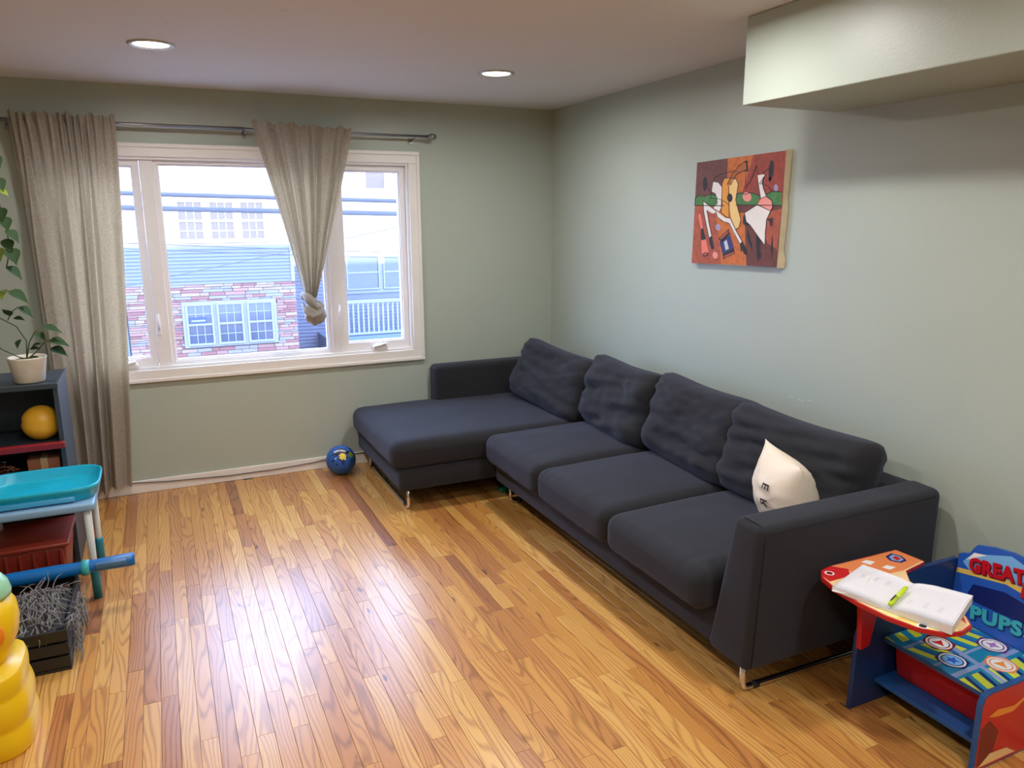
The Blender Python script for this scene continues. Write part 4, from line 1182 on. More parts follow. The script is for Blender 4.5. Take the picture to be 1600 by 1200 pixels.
    pr = decals('printed_picture', poly, ((-0.0122, -3.464, 0.252), (0, -1, 0), (0, 0, 1)), col, step=0.0002)
    m_t1 = mat('red_lettering', srgb(190, 16, 36), 0.35); m_t1b = mat('dark_red_lettering', srgb(96, 6, 26), 0.4)
    m_t2 = mat('aqua_lettering', srgb(62, 176, 196), 0.35); m_t2b = mat('dark_blue_lettering', srgb(14, 50, 110), 0.4)
    B = Matrix(((0, 0, -1, -0.0145), (-1, 0, 0, -3.464), (0, 1, 0, 0.252), (0, 0, 0, 1)))
    L = [pr]
    for body, fit, u, v, rot, m1, m2 in (('GREAT', (0.192, 0.054), 0.050, 0.190, 9, m_t1, m_t1b), ('I', (0.022, 0.052), 0.232, 0.178, 0, m_t1, m_t1b), ('PUPS!', (0.200, 0.052), 0.082, 0.026, 6, m_t2, m_t2b)):
        for mm, dx, dz, off in ((m2, 0.003, 0.0, 0.010), (m1, 0.0, 0.0012, 0.007)):
            L.append(text_obj('lettering', body, 0.07, mm, B @ Matrix.Translation((u + dx, v - dx, dz)) @ Matrix.Rotation(math.radians(rot), 4, 'Z'), extrude=0.0008, offset=off * 0.5, sp=1.1, fit=fit))
    for o in [br] + L:
        o.data.transform(lean)
    for o in L: o.parent = br
    # desktop: writing board with a red rim
    top = [(-0.300, -3.318), (-0.292, -3.430), (-0.415, -3.452), (-0.470, -3.51), (-0.500, -3.60), (-0.510, -3.68), (-0.520, -3.745), (-0.555, -3.785), (-0.610, -3.797), (-0.665, -3.780), (-0.712, -3.725), (-0.738, -3.640), (-0.746, -3.54), (-0.738, -3.44), (-0.715, -3.365), (-0.675, -3.325), (-0.62, -3.312)]
    dt = ad(prism('desktop', top, 2, 0.453, 0.468, red, bev=0.002))
    cx, cy = -0.56, -3.53
    ins = [(cx + (x - cx) * 0.972, cy + (y - cy) * 0.975) for x, y in top]
    fr = ((0, 0, 0.4682), (1, 0, 0), (0, 1, 0))
    def spot(x, y, r, n, l, k=14):
        return (n, l, [(x + r * math.cos(2 * math.pi * i / k), y + r * math.sin(2 * math.pi * i / k)) for i in range(k)])
    art = [('peach', 0, ins),
           ('orange', 1, [(-0.305, -3.322), (-0.298, -3.425), (-0.42, -3.448), (-0.56, -3.44), (-0.62, -3.32)]),
           ('red', 2, [(-0.68, -3.332), (-0.62, -3.318), (-0.585, -3.36), (-0.62, -3.40), (-0.715, -3.40), (-0.708, -3.365)]),
           ('white', 2, [(-0.50, -3.34), (-0.47, -3.335), (-0.455, -3.36), (-0.49, -3.37)]), ('white', 2, [(-0.47, -3.40), (-0.44, -3.395), (-0.425, -3.42), (-0.46, -3.425)]),
           ('yellow', 1, [(-0.735, -3.60), (-0.62, -3.58), (-0.55, -3.70), (-0.62, -3.79), (-0.665, -3.775), (-0.71, -3.72)]),
           ('gold', 2, [(-0.72, -3.66), (-0.66, -3.65), (-0.62, -3.76), (-0.66, -3.772)]),
           ('red', 2, [(-0.53, -3.74), (-0.56, -3.77), (-0.54, -3.70), (-0.52, -3.70)]),
           ('navy', 2, [(-0.385, -3.345), (-0.345, -3.335), (-0.33, -3.365), (-0.345, -3.40), (-0.38, -3.405), (-0.40, -3.375)]),
           ('steel', 3, [(-0.378, -3.352), (-0.348, -3.345), (-0.338, -3.367), (-0.35, -3.392), (-0.376, -3.396), (-0.39, -3.374)]),
           ('red', 4, [(-0.372, -3.362), (-0.350, -3.358), (-0.352, -3.382), (-0.374, -3.386)]),
           spot(-0.668, -3.355, 0.016, 'white', 3), spot(-0.668, -3.355, 0.011, 'maroon', 4), spot(-0.69, -3.725, 0.016, 'white', 3), spot(-0.69, -3.725, 0.011, 'black', 4), spot(-0.62, -3.41, 0.016, 'black', 3)]
    d = decals('printed_picture', art, fr, col, step=0.00015); d.parent = dt
    # red bracket between the side panel and the desktop
    ad(prism('bracket', [(-0.668, 0.4725), (-0.545, 0.4725), (-0.575, 0.36), (-0.60, 0.245), (-0.642, 0.238), (-0.652, 0.36)], 1, -3.483, -3.4635, red, bev=0.003))
    dt.data.transform(Matrix.Translation((-0.033, -0.024, 0.020))); d.data.transform(Matrix.Translation((-0.033, -0.024, 0.020)))
    keep(t, *P)
    bpy.context.view_layer.update()
desk()

def notebook():
    t = tag(empty('notebook', (-0.60, -3.58, 0.4695)), 'open squared notebook with handwriting lying on the desk', 'notebook')
    m = bpy.data.materials.new('squared_paper'); m.use_nodes = True
    nt = m.node_tree; b = nt.nodes['Principled BSDF']; b.inputs['Roughness'].default_value = 0.7
    tc = nt.nodes.new('ShaderNodeTexCoord'); sx = nt.nodes.new('ShaderNodeSeparateXYZ'); nt.links.new(tc.outputs['UV'], sx.inputs[0])
    def grid(s, k):
        fr = mth(nt, 'FRACT', mth(nt, 'MULTIPLY', s, k)); return mth(nt, 'LESS_THAN', fr, 0.16)
    g = mth(nt, 'MAXIMUM', grid(sx.outputs[0], 26.0), grid(sx.outputs[1], 34.0))
    c = ramp(nt, g, [(0.0, srgb(236, 234, 238)), (1.0, srgb(196, 192, 212))])
    nt.links.new(c, b.inputs['Base Color'])
    edge = mat('page_edges', srgb(226, 222, 222), 0.8, noise_amt=0.08, noise_scale=200)
    ink = mat('grey_pencil', srgb(120, 118, 130), 0.8)
    P = []
    # left page stack and right page stack meet at the spine
    A, B2, C, D = Vector((-0.540, -3.378)), Vector((-0.490, -3.540)), Vector((-0.712, -3.622)), Vector((-0.762, -3.452))
    E2, F2 = Vector((-0.432, -3.700)), Vector((-0.662, -3.796))
    rnd = random.Random(5)
    def page(nm, p00, p10, p11, p01, z_out, flip):
        n = 12; k = 6
        vs, fs, uv = [], [], []
        for j in range(k + 1):
            for i in range(n + 1):
                u, v = i / n, j / k
                q = p00.lerp(p10, u).lerp(p01.lerp(p11, u), v)
                s = u if not flip else 1 - u           # distance from the outer edge 0..1 (1 = spine)
                arch = math.sin(min(1, (1 - s) * 2.2) * math.pi * 0.5) * 0.010
                z = 0.4705 + z_out * (1 - 0.5 * s) + arch * (1 if (1 - s) > 0.0 else 0)
                if 1 - s < 1e-6: z = 0.4705 + 0.006
                vs.append((q.x, q.y, z)); uv.append((u, v))
        for j in range(k):
            for i in range(n):
                a = j * (n + 1) + i; fs.append((a, a + 1, a + n + 2, a + n + 1))
        me = bpy.data.meshes.new(nm); 
        nb = len(vs)
        low = [(x, y, 0.4698) for x, y, z in vs]
        side = []
        border = [i for i in range(n + 1)] + [(j + 1) * (n + 1) - 1 for j in range(1, k + 1)] + [k * (n + 1) + i for i in range(n - 1, -1, -1)] + [j * (n + 1) for j in range(k - 1, 0, -1)]
        for q in range(len(border)):
            a, b_ = border[q], border[(q + 1) % len(border)]
            side.append((a, b_, b_ + nb, a + nb))
        me.from_pydata(vs + low, [], fs + side)
        ul = me.uv_layers.new(name='UVMap')
        for p in me.polygons:
            for li in p.loop_indices:
                vi = me.loops[li].vertex_index % nb
                ul.data[li].uv = uv[vi]
        me.materials.append(m); me.materials.append(edge)
        for q, p in enumerate(me.polygons): p.material_index = 0 if q < len(fs) else 1; p.use_smooth = q < len(fs)
        o = link(bpy.data.objects.new(nm, me)); P.append(o)
        # a few pencilled strokes
        sv, sf = [], []
        rows = [(0.25 + 0.035 * r, c0) for c0 in (0.18, 0.45, 0.68) for r in range(5)] if flip else [(0.62 + 0.03 * r, 0.2 + 0.22 * c) for c in range(3) for r in range(5)]
        for vv, uu in rows:
            for s in range(3):
                u0 = uu + s * 0.022; v0 = vv + rnd.uniform(-0.006, 0.006)
                if u0 + 0.02 > 0.98: continue
                pts = []
                for du, dv in ((0, 0), (0.014, 0.008), (0.016, 0.014), (0.002, 0.006)):
                    u, v = u0 + du, v0 + dv
                    q = p00.lerp(p10, u).lerp(p01.lerp(p11, u), v)
                    ss = u if not flip else 1 - u
                    z = 0.4705 + z_out * (1 - 0.5 * ss) + math.sin(min(1, (1 - ss) * 2.2) * math.pi * 0.5) * 0.010 + 0.0004
                    pts.append((q.x, q.y, z))
                bi = len(sv); sv += pts; sf.append((bi, bi + 1, bi + 2, bi + 3))
        P.append(mesh_obj('handwriting', sv, sf, ink, o))
        P.pop()
    page('left_pages', D, C, B2, A, 0.004, False)
    page('right_pages', C, F2, E2, B2, 0.016, True)
    # one loose leaf lifting at the outer edge
    P.append(mesh_obj('loose_leaf', [(-0.770, -3.458, 0.474), (-0.735, -3.53, 0.480), (-0.60, -3.46, 0.486), (-0.55, -3.385, 0.4835)], [(0, 1, 2, 3)], edge))
    keep(t, *P)
    t.location = Vector(t.location) + Vector((-0.033, -0.024, 0.020))
notebook()

def pen():
    t = tag(empty('highlighter_pen', (-0.63, -3.595, 0.485)), 'lime green highlighter pen lying on the open notebook', 'pen')
    a, b = Vector((-0.568, -3.572, 0.4955)), Vector((-0.703, -3.620, 0.4905))
    lime = mat('lime_plastic', srgb(196, 222, 30), 0.3); blk = mat('black_plastic', (0.015, 0.015, 0.015, 1), 0.3)
    d = b - a
    P = [tube('barrel', [a + d * 0.02, a + d * 0.06, a + d * 0.62], [0.0055, 0.007, 0.007], lime, n=12),
         tube('cap', [a + d * 0.62, a + d * 0.621, a + d * 0.96, a + d], [0.007, 0.0078, 0.0078, 0.006], lime, n=12),
         tube('clip', [a + d * 0.94 + Vector((0, 0.002, 0.0085)), a + d * 0.78 + Vector((0, 0.002, 0.0098)), a + d * 0.64 + Vector((0, 0.002, 0.0092))], 0.0020, blk, n=6)]
    s = (a + d * 0.45); sd = Vector((-d.y, d.x, 0)).normalized()
    keep(t, *P)
    t.location = Vector(t.location) + Vector((-0.033, -0.024, 0.020))
pen()

# ------------------------------------------------------------------ toys and plants along the left side
M_SHELF = mat('dark_slate_board', srgb(52, 62, 72), 0.5, noise_amt=0.12, noise_scale=6)
def toy_shelf():
    t = tag(empty('toy_shelf', (-3.42, -0.80, 0.0)), 'dark slate toy shelf with a red edged board beside the curtain', 'shelf')
    red = mat('dark_red_edge', srgb(140, 20, 34), 0.4)
    P = [box('top_board', -3.68, -3.165, -1.02, -0.62, 0.905, 0.93, M_SHELF, bev=0.003),
         box('side_panel', -3.68, -3.66, -1.0, -0.62, 0.0, 0.905, M_SHELF),
         box('side_panel', -3.19, -3.17, -1.0, -0.62, 0.0, 0.905, M_SHELF),
         box('back_panel', -3.66, -3.19, -0.635, -0.62, 0.0, 0.905, M_SHELF),
         box('shelf_board', -3.66, -3.19, -1.0, -0.636, 0.615, 0.635, M_SHELF),
         box('shelf_board', -3.66, -3.19, -1.0, -0.636, 0.32, 0.34, M_SHELF),
         box('shelf_lip', -3.66, -3.168, -1.03, -1.0, 0.612, 0.645, red, bev=0.006)]
    keep(t, *P)
toy_shelf()

def toy_ball():
    m = mat('orange_yellow_vinyl', srgb(240, 176, 44), 0.4, noise_amt=0.1, noise_scale=9)
    bm = bmesh.new(); bmesh.ops.create_uvsphere(bm, u_segments=32, v_segments=20, radius=0.085)
    for v in bm.verts:                    # a seam groove around the middle
        v.co *= 1 - 0.05 * math.exp(-((v.co.z + 0.15 * v.co.x) / 0.006) ** 2)
        v.co.y *= 0.9
    bmesh.ops.translate(bm, verts=bm.verts, vec=(-3.268, -0.90, 0.721))
    o = bm_obj('toy_ball', bm, m, smooth=True)
    tag(o, 'orange yellow grooved ball sitting on the dark toy shelf', 'ball')
toy_ball()

def toy_box():
    m = mat('brown_cardboard', srgb(146, 88, 60), 0.85, noise_amt=0.2, noise_scale=12)
    t = tag(empty('cardboard_box', (-3.27, -0.86, 0.34)), 'small brown cardboard box on the lower board of the toy shelf', 'box')
    P = [box('carton', -3.34, -3.205, -0.97, -0.70, 0.3405, 0.56, m, bev=0.003), box('tape', -3.285, -3.255, -0.9715, -0.698, 0.3405, 0.5615, mat('tan_tape', srgb(190, 150, 106), 0.3))]
    keep(t, *P)
    t2 = tag(empty('black_toy_case', (-3.45, -0.86, 0.34)), 'black toy case with a copper tangle beside the cardboard box', 'toy case')
    P = [box('case_body', -3.55, -3.36, -0.97, -0.72, 0.3405, 0.50, mat('black_case', srgb(34, 30, 32), 0.35), bev=0.008)]
    rnd = random.Random(8); bm = bmesh.new()
    for k in range(14):
        c = Vector((-3.47 + rnd.uniform(-0.04, 0.05), -0.975, 0.50 + rnd.uniform(-0.02, 0.02)))
        bm_tube(bm, [c + Vector((rnd.uniform(-0.05, 0.05), rnd.uniform(-0.01, 0.05), rnd.uniform(0.0, 0.05))) for _ in range(4)], 0.0016, 5)
    P.append(bm_obj('copper_tinsel', bm, mat('copper_foil', srgb(206, 140, 110), 0.25, metal=0.8), smooth=True))
    keep(t2, *P)
toy_box()

def play_table():
    t = tag(empty('play_table', (-3.24, -1.24, 0.0)), 'low play table with pale blue top edge and white legs', 'table')
    pale = mat('pale_blue_plastic', srgb(128, 166, 198), 0.4); wht = mat('clear_white_plastic', srgb(206, 212, 210), 0.3); teal = mat('teal_plastic', srgb(30, 128, 150), 0.35)
    P = [hexa('table_top', box_c(-3.50, -3.035, -1.455, -1.06, 0.425, 0.462), pale, bev=0.012, seg=3)]
    for x, y in ((-3.07, -1.42), (-3.07, -1.10), (-3.465, -1.42), (-3.465, -1.10)):
        lg = tube('leg', [(x, y, 0.0), (x, y, 0.2), (x, y, 0.426)], [0.014, 0.014, 0.017], wht, n=12)
        ft = tube('leg_sleeve', [(x, y, 0.0), (x, y, 0.155), (x, y, 0.165)], [0.019, 0.019, 0.0165], teal, n=12); ft.parent = lg
        P.append(lg)
    keep(t, *P)
play_table()

def tray():
    m = mat('cyan_plastic', srgb(30, 176, 206), 0.28, noise_amt=0.05)
    t = tag(empty('toy_tray', (-3.24, -1.25, 0.462)), 'bright cyan plastic tray with rolled rim on the play table', 'tray')
    vs, fs = [], []
    outl = []
    n = 40
    for k in range(n):
        a = 2 * math.pi * k / n
        c, s = math.cos(a), math.sin(a)
        q = (abs(c) ** 5 + abs(s) ** 5) ** (-1 / 5)
        outl.append((c * q, s * q))
    rings = [(0.0, 0.012), (0.9, 0.012), (0.94, 0.020), (0.985, 0.060), (1.0, 0.066), (1.02, 0.062), (1.02, 0.050), (0.985, 0.045), (0.95, 0.006), (0.93, 0.001), (0.0, 0.001)]
    for r, z in rings:
        for x, y in outl: vs.append((-3.253 + x * 0.235 * r, -1.235 + y * 0.185 * r, 0.462 + z))
    for j in range(len(rings) - 1):
        for i in range(n): fs.append((j * n + i, j * n + (i + 1) % n, (j + 1) * n + (i + 1) % n, (j + 1) * n + i))
    o = mesh_obj('tray_shell', vs, fs, m, smooth=True)
    P = [o, hexa('tray_drawer', box_c(-3.42, -3.11, -1.425, -1.40, 0.468, 0.492), mat('sky_blue_plastic', srgb(70, 170, 220), 0.3), bev=0.005, seg=2)]
    keep(t, *P)
tray()

def red_bin():
    m = mat('red_brown_plastic', srgb(132, 44, 28), 0.4, noise_amt=0.2, noise_scale=5)
    t = tag(empty('storage_bin', (-3.36, -1.2, 0.0)), 'red brown storage bin standing under the play table', 'bin')
    P = [hexa('bin_body', [(-3.50, -1.36, 0.0), (-3.20, -1.36, 0.0), (-3.20, -1.08, 0.0), (-3.50, -1.08, 0.0), (-3.53, -1.39, 0.26), (-3.17, -1.39, 0.26), (-3.17, -1.05, 0.26), (-3.53, -1.05, 0.26)], m, bev=0.015, seg=3),
         hexa('bin_rim', box_c(-3.54, -3.16, -1.40, -1.04, 0.258, 0.278), m, bev=0.006, seg=2)]
    for k in range(6):
        x = -3.46 + k * 0.052
        P.append(box('rib', x, x + 0.014, -1.402, -1.36, 0.03, 0.25, m, bev=0.002))
    keep(t, *P)
red_bin()

def toy_crate():
    blk = mat('black_crate_plastic', srgb(28, 28, 30), 0.45)
    t = tag(empty('toy_crate', (-3.30, -1.80, 0.0)), 'black slatted toy crate on the floor in front of the play table', 'crate')
    x0, x1, y0, y1, h = -3.50, -3.125, -2.02, -1.50, 0.17
    P = [box('crate_bottom', x0, x1, y0, y1, 0.0, 0.012, blk)]
    for z in (0.014, 0.068, 0.122):
        P.append(box('slat', x0, x1, y0, y0 + 0.012, z, z + 0.044, blk, bev=0.002)); P.append(box('slat', x0, x1, y1 - 0.012, y1, z, z + 0.044, blk, bev=0.002))
        P.append(box('slat', x0, x0 + 0.012, y0 + 0.013, y1 - 0.013, z, z + 0.044, blk, bev=0.002)); P.append(box('slat', x1 - 0.012, x1, y0 + 0.013, y1 - 0.013, z, z + 0.044, blk, bev=0.002))
    for x in (x0 + 0.013, x1 - 0.035):
        for y in (y0 + 0.013, y1 - 0.035): P.append(box('corner_post', x, x + 0.022, y, y + 0.022, 0.012, h, blk))
    keep(t, *P)
    # shaggy grey cloth heaped in the crate and hanging over its side
    t2 = tag(empty('shaggy_throw', (-3.2, -1.8, 0.15)), 'grey shaggy throw spilling over the side of the black crate', 'throw')
    rnd = random.Random(3); bm = bmesh.new()
    for k in range(420):
        u, v = rnd.random(), rnd.random()
        p = Vector((-3.36 + 0.24 * u, -1.98 + 0.36 * v, 0.165 + 0.055 * math.sin(math.pi * v) * math.sin(math.pi * min(1, u * 1.1)) + rnd.uniform(-0.01, 0.012)))
        if u > 0.8: p = Vector((-3.113 + rnd.uniform(-0.004, 0.012), p.y, rnd.uniform(0.03, 0.19)))
        d = Vector((rnd.uniform(-0.2, 0.4), rnd.uniform(-0.9, 0.3), rnd.uniform(-0.8, 0.2))).normalized()
        pts = [p]
        for s in range(4):
            d = (d + Vector((rnd.uniform(-0.4, 0.4), rnd.uniform(-0.4, 0.4), rnd.uniform(-0.5, 0.25)))).normalized()
            q = pts[-1] + d * 0.020
            q.x = min(q.x, -3.092); q.z = max(q.z, 0.006)
            pts.append(q)
        bm_tube(bm, pts, [0.0030, 0.0026, 0.0022, 0.0018, 0.0010], 4)
    strands = bm_obj('strands', bm, mat('grey_yarn', srgb(128, 126, 126), 0.8, noise_amt=0.35, noise_scale=30), smooth=True)
    strands['kind'] = 'stuff'
    vs, fs = [], []
    n = 16
    for j in range(n + 1):
        for i in range(n + 1):
            u, v = i / n, j / n
            z = 0.150 + 0.055 * math.sin(math.pi * v) * math.sin(math.pi * min(1, u * 1.05)) + 0.008 * noise.noise(Vector((u * 6, v * 8, 0)))
            vs.append((-3.47 + 0.325 * u, -1.99 + 0.39 * v, z))
    for j in range(n):
        for i in range(n):
            a = j * (n + 1) + i; fs.append((a, a + 1, a + n + 2, a + n + 1))
    bk = mesh_obj('backing', vs, fs, mat('charcoal_backing', srgb(52, 50, 52), 0.9), smooth=True)
    keep(t2, strands, bk)
toy_crate()

def blue_bat():
    m = mat('bright_blue_plastic', srgb(12, 104, 178), 0.3)
    t = tag(empty('toy_bat', (-3.15, -1.545, 0.20)), 'bright blue plastic toy bar with flat end lying across the crate rim', 'toy')
    z = 0.205
    P = [tube('bar', [(-3.52, -1.548, z - 0.004), (-3.36, -1.548, z), (-3.20, -1.548, z), (-3.08, -1.548, z + 0.002), (-2.91, -1.548, z + 0.004), (-2.898, -1.548, z + 0.004)], [0.024, 0.030, 0.031, 0.026, 0.030, 0.026], m, n=16),
         hexa('grip_panel', box_c(-3.05, -2.93, -1.585, -1.566, z - 0.002, z + 0.020), mat('slate_blue_plastic', srgb(70, 112, 150), 0.4, noise_amt=0.3, noise_scale=60), bev=0.004, seg=2),
         tube('joint_band', [(-3.105, -1.548, z), (-3.075, -1.548, z)], 0.0335, mat('aqua_plastic', srgb(60, 170, 180), 0.3), n=16)]
    keep(t, *P)
blue_bat()

def yellow_toy():
    yel = mat('yellow_moulded_plastic', srgb(232, 192, 16), 0.35, noise_amt=0.06); org = mat('orange_panel', srgb(226, 130, 22), 0.35)
    grn = mat('pale_green_plastic', srgb(150, 206, 170), 0.25); clr = mat('clear_film', srgb(222, 226, 218), 0.15)
    t = tag(empty('ride_on_toy', (-3.32, -2.36, 0.0)), 'yellow moulded plastic toy with ribbed base, orange panel and pale green dome', 'toy')
    P = []
    # ribbed lower body: stacked swelling rings on a rounded square plan
    def stack(name, prof, cx, cy, sx, sy, m, p=3.2, n=36):
        vs, fs = [], []
        for r, z in prof:
            for k in range(n):
                a = 2 * math.pi * k / n; c, s = math.cos(a), math.sin(a)
                q = (abs(c) ** p + abs(s) ** p) ** (-1 / p) * r
                vs.append((cx + c * q * sx, cy + s * q * sy, z))
        for j in range(len(prof) - 1):
            for i in range(n): fs.append((j * n + i, j * n + (i + 1) % n, (j + 1) * n + (i + 1) % n, (j + 1) * n + i))
        fs.append(tuple(range(n))); fs.append(tuple((len(prof) - 1) * n + k for k in range(n)))
        return mesh_obj(name, vs, fs, m, smooth=True)
    prof = []
    for k in range(41):
        z = 0.27 * k / 40
        prof.append((0.93 + 0.05 * abs(math.sin(z * 30 + 0.4)) - 0.10 * (z / 0.27) ** 3, z))
    P.append(stack('ribbed_base', prof, -3.325, -2.36, 0.135, 0.17, yel))
    prof = [(0.55, 0.262), (0.60, 0.28), (0.72, 0.31), (0.88, 0.35), (0.95, 0.40), (0.92, 0.45), (0.78, 0.485), (0.5, 0.50)]
    P.append(stack('upper_body', prof, -3.325, -2.34, 0.125, 0.13, yel, 2.4))
    P.append(stack('orange_panel', [(0.2, 0.0), (1.0, 0.004), (0.96, 0.014), (0.5, 0.018)], 0, 0, 0.055, 0.045, org, 2.2))
    P[-1].rotation_euler = (math.radians(82), 0, math.radians(12)); P[-1].location = (-3.285, -2.452, 0.40)
    P.append(stack('dome', [(0.98, 0.492), (1.0, 0.505), (0.92, 0.535), (0.72, 0.560), (0.4, 0.574), (0.05, 0.578)], -3.30, -2.34, 0.085, 0.085, grn, 2.0))
    keep(t, *P)
yellow_toy()

# ------------------------------------------------------------------ plants
M_LEAF = mat('pothos_leaf', srgb(46, 72, 38), 0.7, spec=0.25, noise_amt=0.3, noise_scale=18)
M_LEAFL = mat('young_pothos_leaf', srgb(138, 160, 62), 0.4, noise_amt=0.2, noise_scale=18)
M_STEM = mat('green_vine_stem', srgb(70, 92, 50), 0.5)
_leaf = {}
def leaf(p, d, roll, size, m):
    """a heart shaped folded leaf; mesh data shared per material"""
    if m.name not in _leaf:
        vs, fs = [], []
        w = [0.0, 0.30, 0.40, 0.38, 0.30, 0.19, 0.08, 0.0]
        for k, ww in enumerate(w):
            t = k / 7; b = -0.16 * t * t
            vs += [(t, -ww, b + ww * 0.30), (t, 0, b), (t, ww, b + ww * 0.30)]
        for k in range(7):
            a = k * 3; fs += [(a, a + 1, a + 4, a + 3), (a + 1, a + 2, a + 5, a + 4)]
        o = mesh_obj('leaf', vs, fs, m, smooth=True); _leaf[m.name] = o.data
    else:
        o = link(bpy.data.objects.new('leaf', _leaf[m.name]))
    d = Vector(d).normalized()
    o.matrix_world = Matrix.Translation(p) @ d.to_track_quat('X', 'Z').to_matrix().to_4x4() @ Matrix.Rotation(roll, 4, 'X') @ Matrix.Scale(size, 4)
    return o

def potted_plant():
    t = tag(empty('potted_plant', (-3.285, -0.93, 0.93)), 'pothos in a cream patterned pot on the dark toy shelf', 'plant')
    pm = mat('cream_patterned_ceramic', srgb(222, 214, 196), 0.45, noise_amt=0.12, noise_scale=28)
    P = [lathe('pot', [(0.0, 0.0), (0.058, 0.0), (0.064, 0.006), (0.080, 0.112), (0.083, 0.118), (0.080, 0.122), (0.075, 0.119), (0.071, 0.100), (0.0, 0.100)], pm, loc=(-3.285, -0.93, 0.931)),
         lathe('soil', [(0.0, 0.112), (0.05, 0.110), (0.0725, 0.104), (0.072, 0.100)], mat('dark_soil', srgb(44, 34, 28), 0.95, bump=0.8, bump_scale=90), loc=(-3.285, -0.93, 0.931))]
    b = Vector((-3.285, -0.935, 1.04))
    vines = [[b, b + Vector((0.01, -0.01, 0.09)), b + Vector((-0.02, -0.02, 0.16)), b + Vector((-0.08, -0.03, 0.205)), b + Vector((-0.15, -0.03, 0.21))],
             [b, b + Vector((0.02, -0.01, 0.08)), b + Vector((0.05, -0.02, 0.13)), b + Vector((0.085, -0.02, 0.15))],
             [b, b + Vector((-0.03, -0.03, 0.02)), b + Vector((-0.09, -0.03, 0.06)), b + Vector((-0.13, -0.03, 0.13))],
             [b, b + Vector((0.04, 0.0, 0.03)), b + Vector((0.08, -0.01, 0.075)), b + Vector((0.10, -0.01, 0.085))],
             [b + Vector((-0.05, -0.02, 0.19)), b + Vector((-0.03, -0.02, 0.23)), b + Vector((0.0, -0.02, 0.25))],
             [b + Vector((-0.15, -0.03, 0.30)), b + Vector((-0.09, -0.02, 0.315)), b + Vector((-0.03, -0.02, 0.325))]]
    for v in vines: P.append(tube('stem', v, 0.0028, M_STEM, n=6))
    for dx, dz, d, s in ((0.085, 0.15, (1, -0.1, -0.25), 0.085), (0.10, 0.085, (1, -0.2, -0.2), 0.095), (0.105, 0.05, (0.9, -0.3, -0.4), 0.085), (0.03, 0.02, (0.15, -0.5, -0.9), 0.060),
                         (0.0, 0.25, (0.8, -0.2, -0.6), 0.075), (-0.03, 0.325, (0.9, -0.2, -0.55), 0.10), (-0.035, 0.21, (-0.4, -0.4, 0.7), 0.055), (-0.025, 0.20, (0.9, -0.3, -0.1), 0.05),
                         (0.055, 0.125, (0.7, -0.4, -0.5), 0.055), (0.03, 0.06, (0.9, -0.3, 0.5), 0.05), (0.02, 0.05, (0.9, -0.3, 0.15), 0.05), (-0.13, 0.13, (-0.2, -0.6, 0.6), 0.06), (-0.01, 0.10, (-0.3, -0.5, -0.6), 0.05)):
        P.append(leaf(b + Vector((dx, -0.03, dz)), d, 0.3, s, M_LEAF))
    keep(t, *P)
potted_plant()

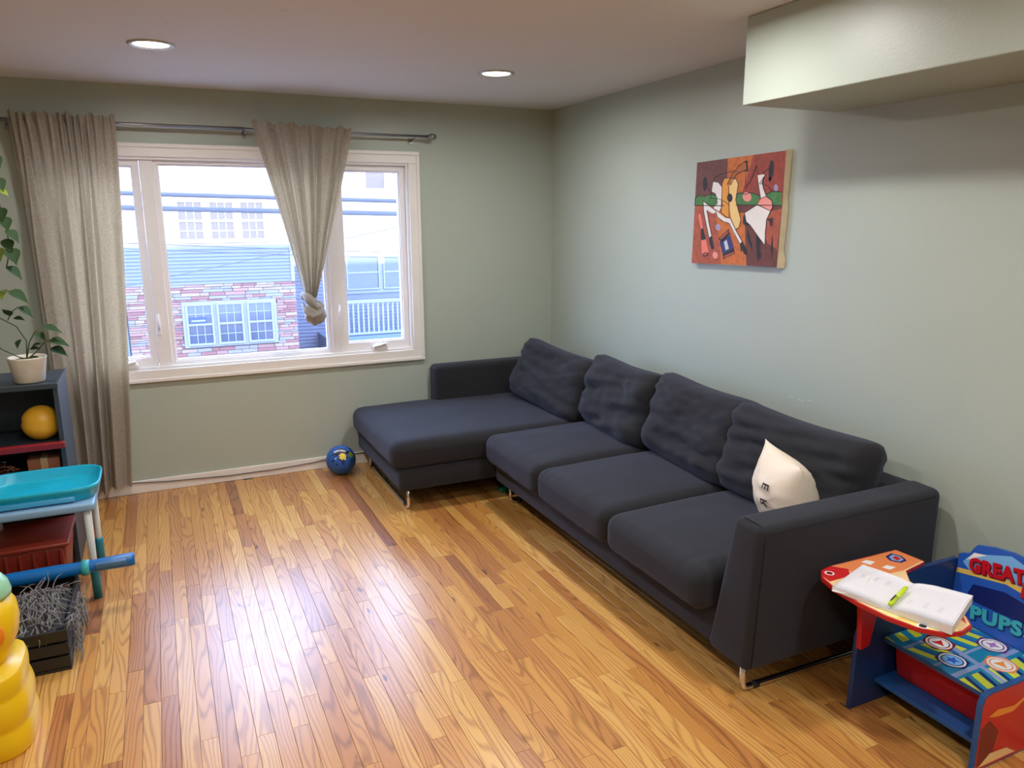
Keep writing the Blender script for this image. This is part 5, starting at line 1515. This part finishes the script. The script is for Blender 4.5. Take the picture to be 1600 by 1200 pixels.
def hanging_plant():
    t = tag(empty('hanging_plant', (-3.62, -0.95, 2.44)), 'trailing pothos vine hanging from a ceiling planter beside the curtain', 'plant')
    pm = mat('white_hanging_pot', srgb(220, 216, 208), 0.45)
    P = [lathe('pot', [(0.0, 0.0), (0.07, 0.0), (0.10, 0.13), (0.104, 0.14), (0.096, 0.138), (0.085, 0.11), (0.0, 0.11)], pm, loc=(-3.62, -0.95, 2.02))]
    for a in (0.3, 2.4, 4.5):
        P.append(tube('hanging_cord', [(-3.62 + 0.1 * math.cos(a), -0.95 + 0.1 * math.sin(a), 2.15), (-3.62, -0.95, 2.438)], 0.002, M_CABLE, n=5))
    v1 = [(-3.58, -0.96, 2.12), (-3.48, -0.97, 2.18), (-3.38, -0.95, 2.14), (-3.315, -0.93, 2.02), (-3.305, -0.92, 1.90), (-3.31, -0.92, 1.78), (-3.295, -0.92, 1.66), (-3.29, -0.92, 1.56), (-3.315, -0.92, 1.47)]
    P.append(tube('stem', v1, 0.003, M_STEM, n=6))
    for x, z, d, s, mm in ((-3.315, 2.09, (0.55, -0.3, -0.4), 0.085, M_LEAF), (-3.305, 1.97, (0.4, -0.3, -0.7), 0.085, M_LEAF), (-3.305, 1.87, (0.4, -0.4, -0.8), 0.09, M_LEAF), (-3.305, 1.815, (0.7, -0.4, -0.3), 0.07, M_LEAFL),
                           (-3.305, 1.74, (0.1, -0.4, -0.9), 0.085, M_LEAF), (-3.30, 1.70, (0.25, -0.3, -0.9), 0.09, M_LEAF), (-3.295, 1.64, (0.65, -0.3, -0.7), 0.10, M_LEAF), (-3.30, 1.60, (0.2, -0.4, -0.9), 0.085, M_LEAF),
                           (-3.295, 1.56, (0.35, -0.4, -0.85), 0.11, M_LEAF), (-3.32, 1.56, (-0.2, -0.4, -0.8), 0.085, M_LEAFL), (-3.315, 1.475, (0.7, -0.2, -0.6), 0.11, M_LEAF), (-3.335, 1.37, (-0.2, -0.6, -0.5), 0.08, M_LEAFL)):
        P.append(leaf(Vector((x, -0.93, z)), d, 0.25, s * 0.8, mm))
    keep(t, *P)
hanging_plant()

def toy_block():
    o = box('toy_block', -0.87, -0.80, -0.99, -0.93, 0.0, 0.03, mat('green_plastic', srgb(20, 110, 70), 0.35), bev=0.008, seg=2)
    tag(o, 'small green plastic toy block under the chaise', 'toy')
toy_block()

# chips in the paint
M_CHIP = mat('bare_plaster_chip', srgb(204, 208, 202), 0.9)
def chips(parent, marks, axis, v):
    for (p, q, w) in marks:
        if axis == 0: c = box('paint_chip', v - 0.0006, v, p - w / 2, p + w / 2, q - 0.0015, q + 0.0012, M_CHIP)
        else: c = box('paint_chip', p - w / 2, p + w / 2, q - 0.004, q + 0.004, v - 0.0006, v, M_CHIP)
        c.parent = parent
chips(bpy.data.objects['wall_right'], ((-2.455, 0.840, 0.030), (-2.52, 0.836, 0.045), (-2.57, 0.845, 0.02)), 0, 0.0)
chips(bpy.data.objects['ceiling'], ((-2.163, -1.967, 0.022), (-2.556, -1.59, 0.03), (-2.439, -0.926, 0.016)), 2, H)
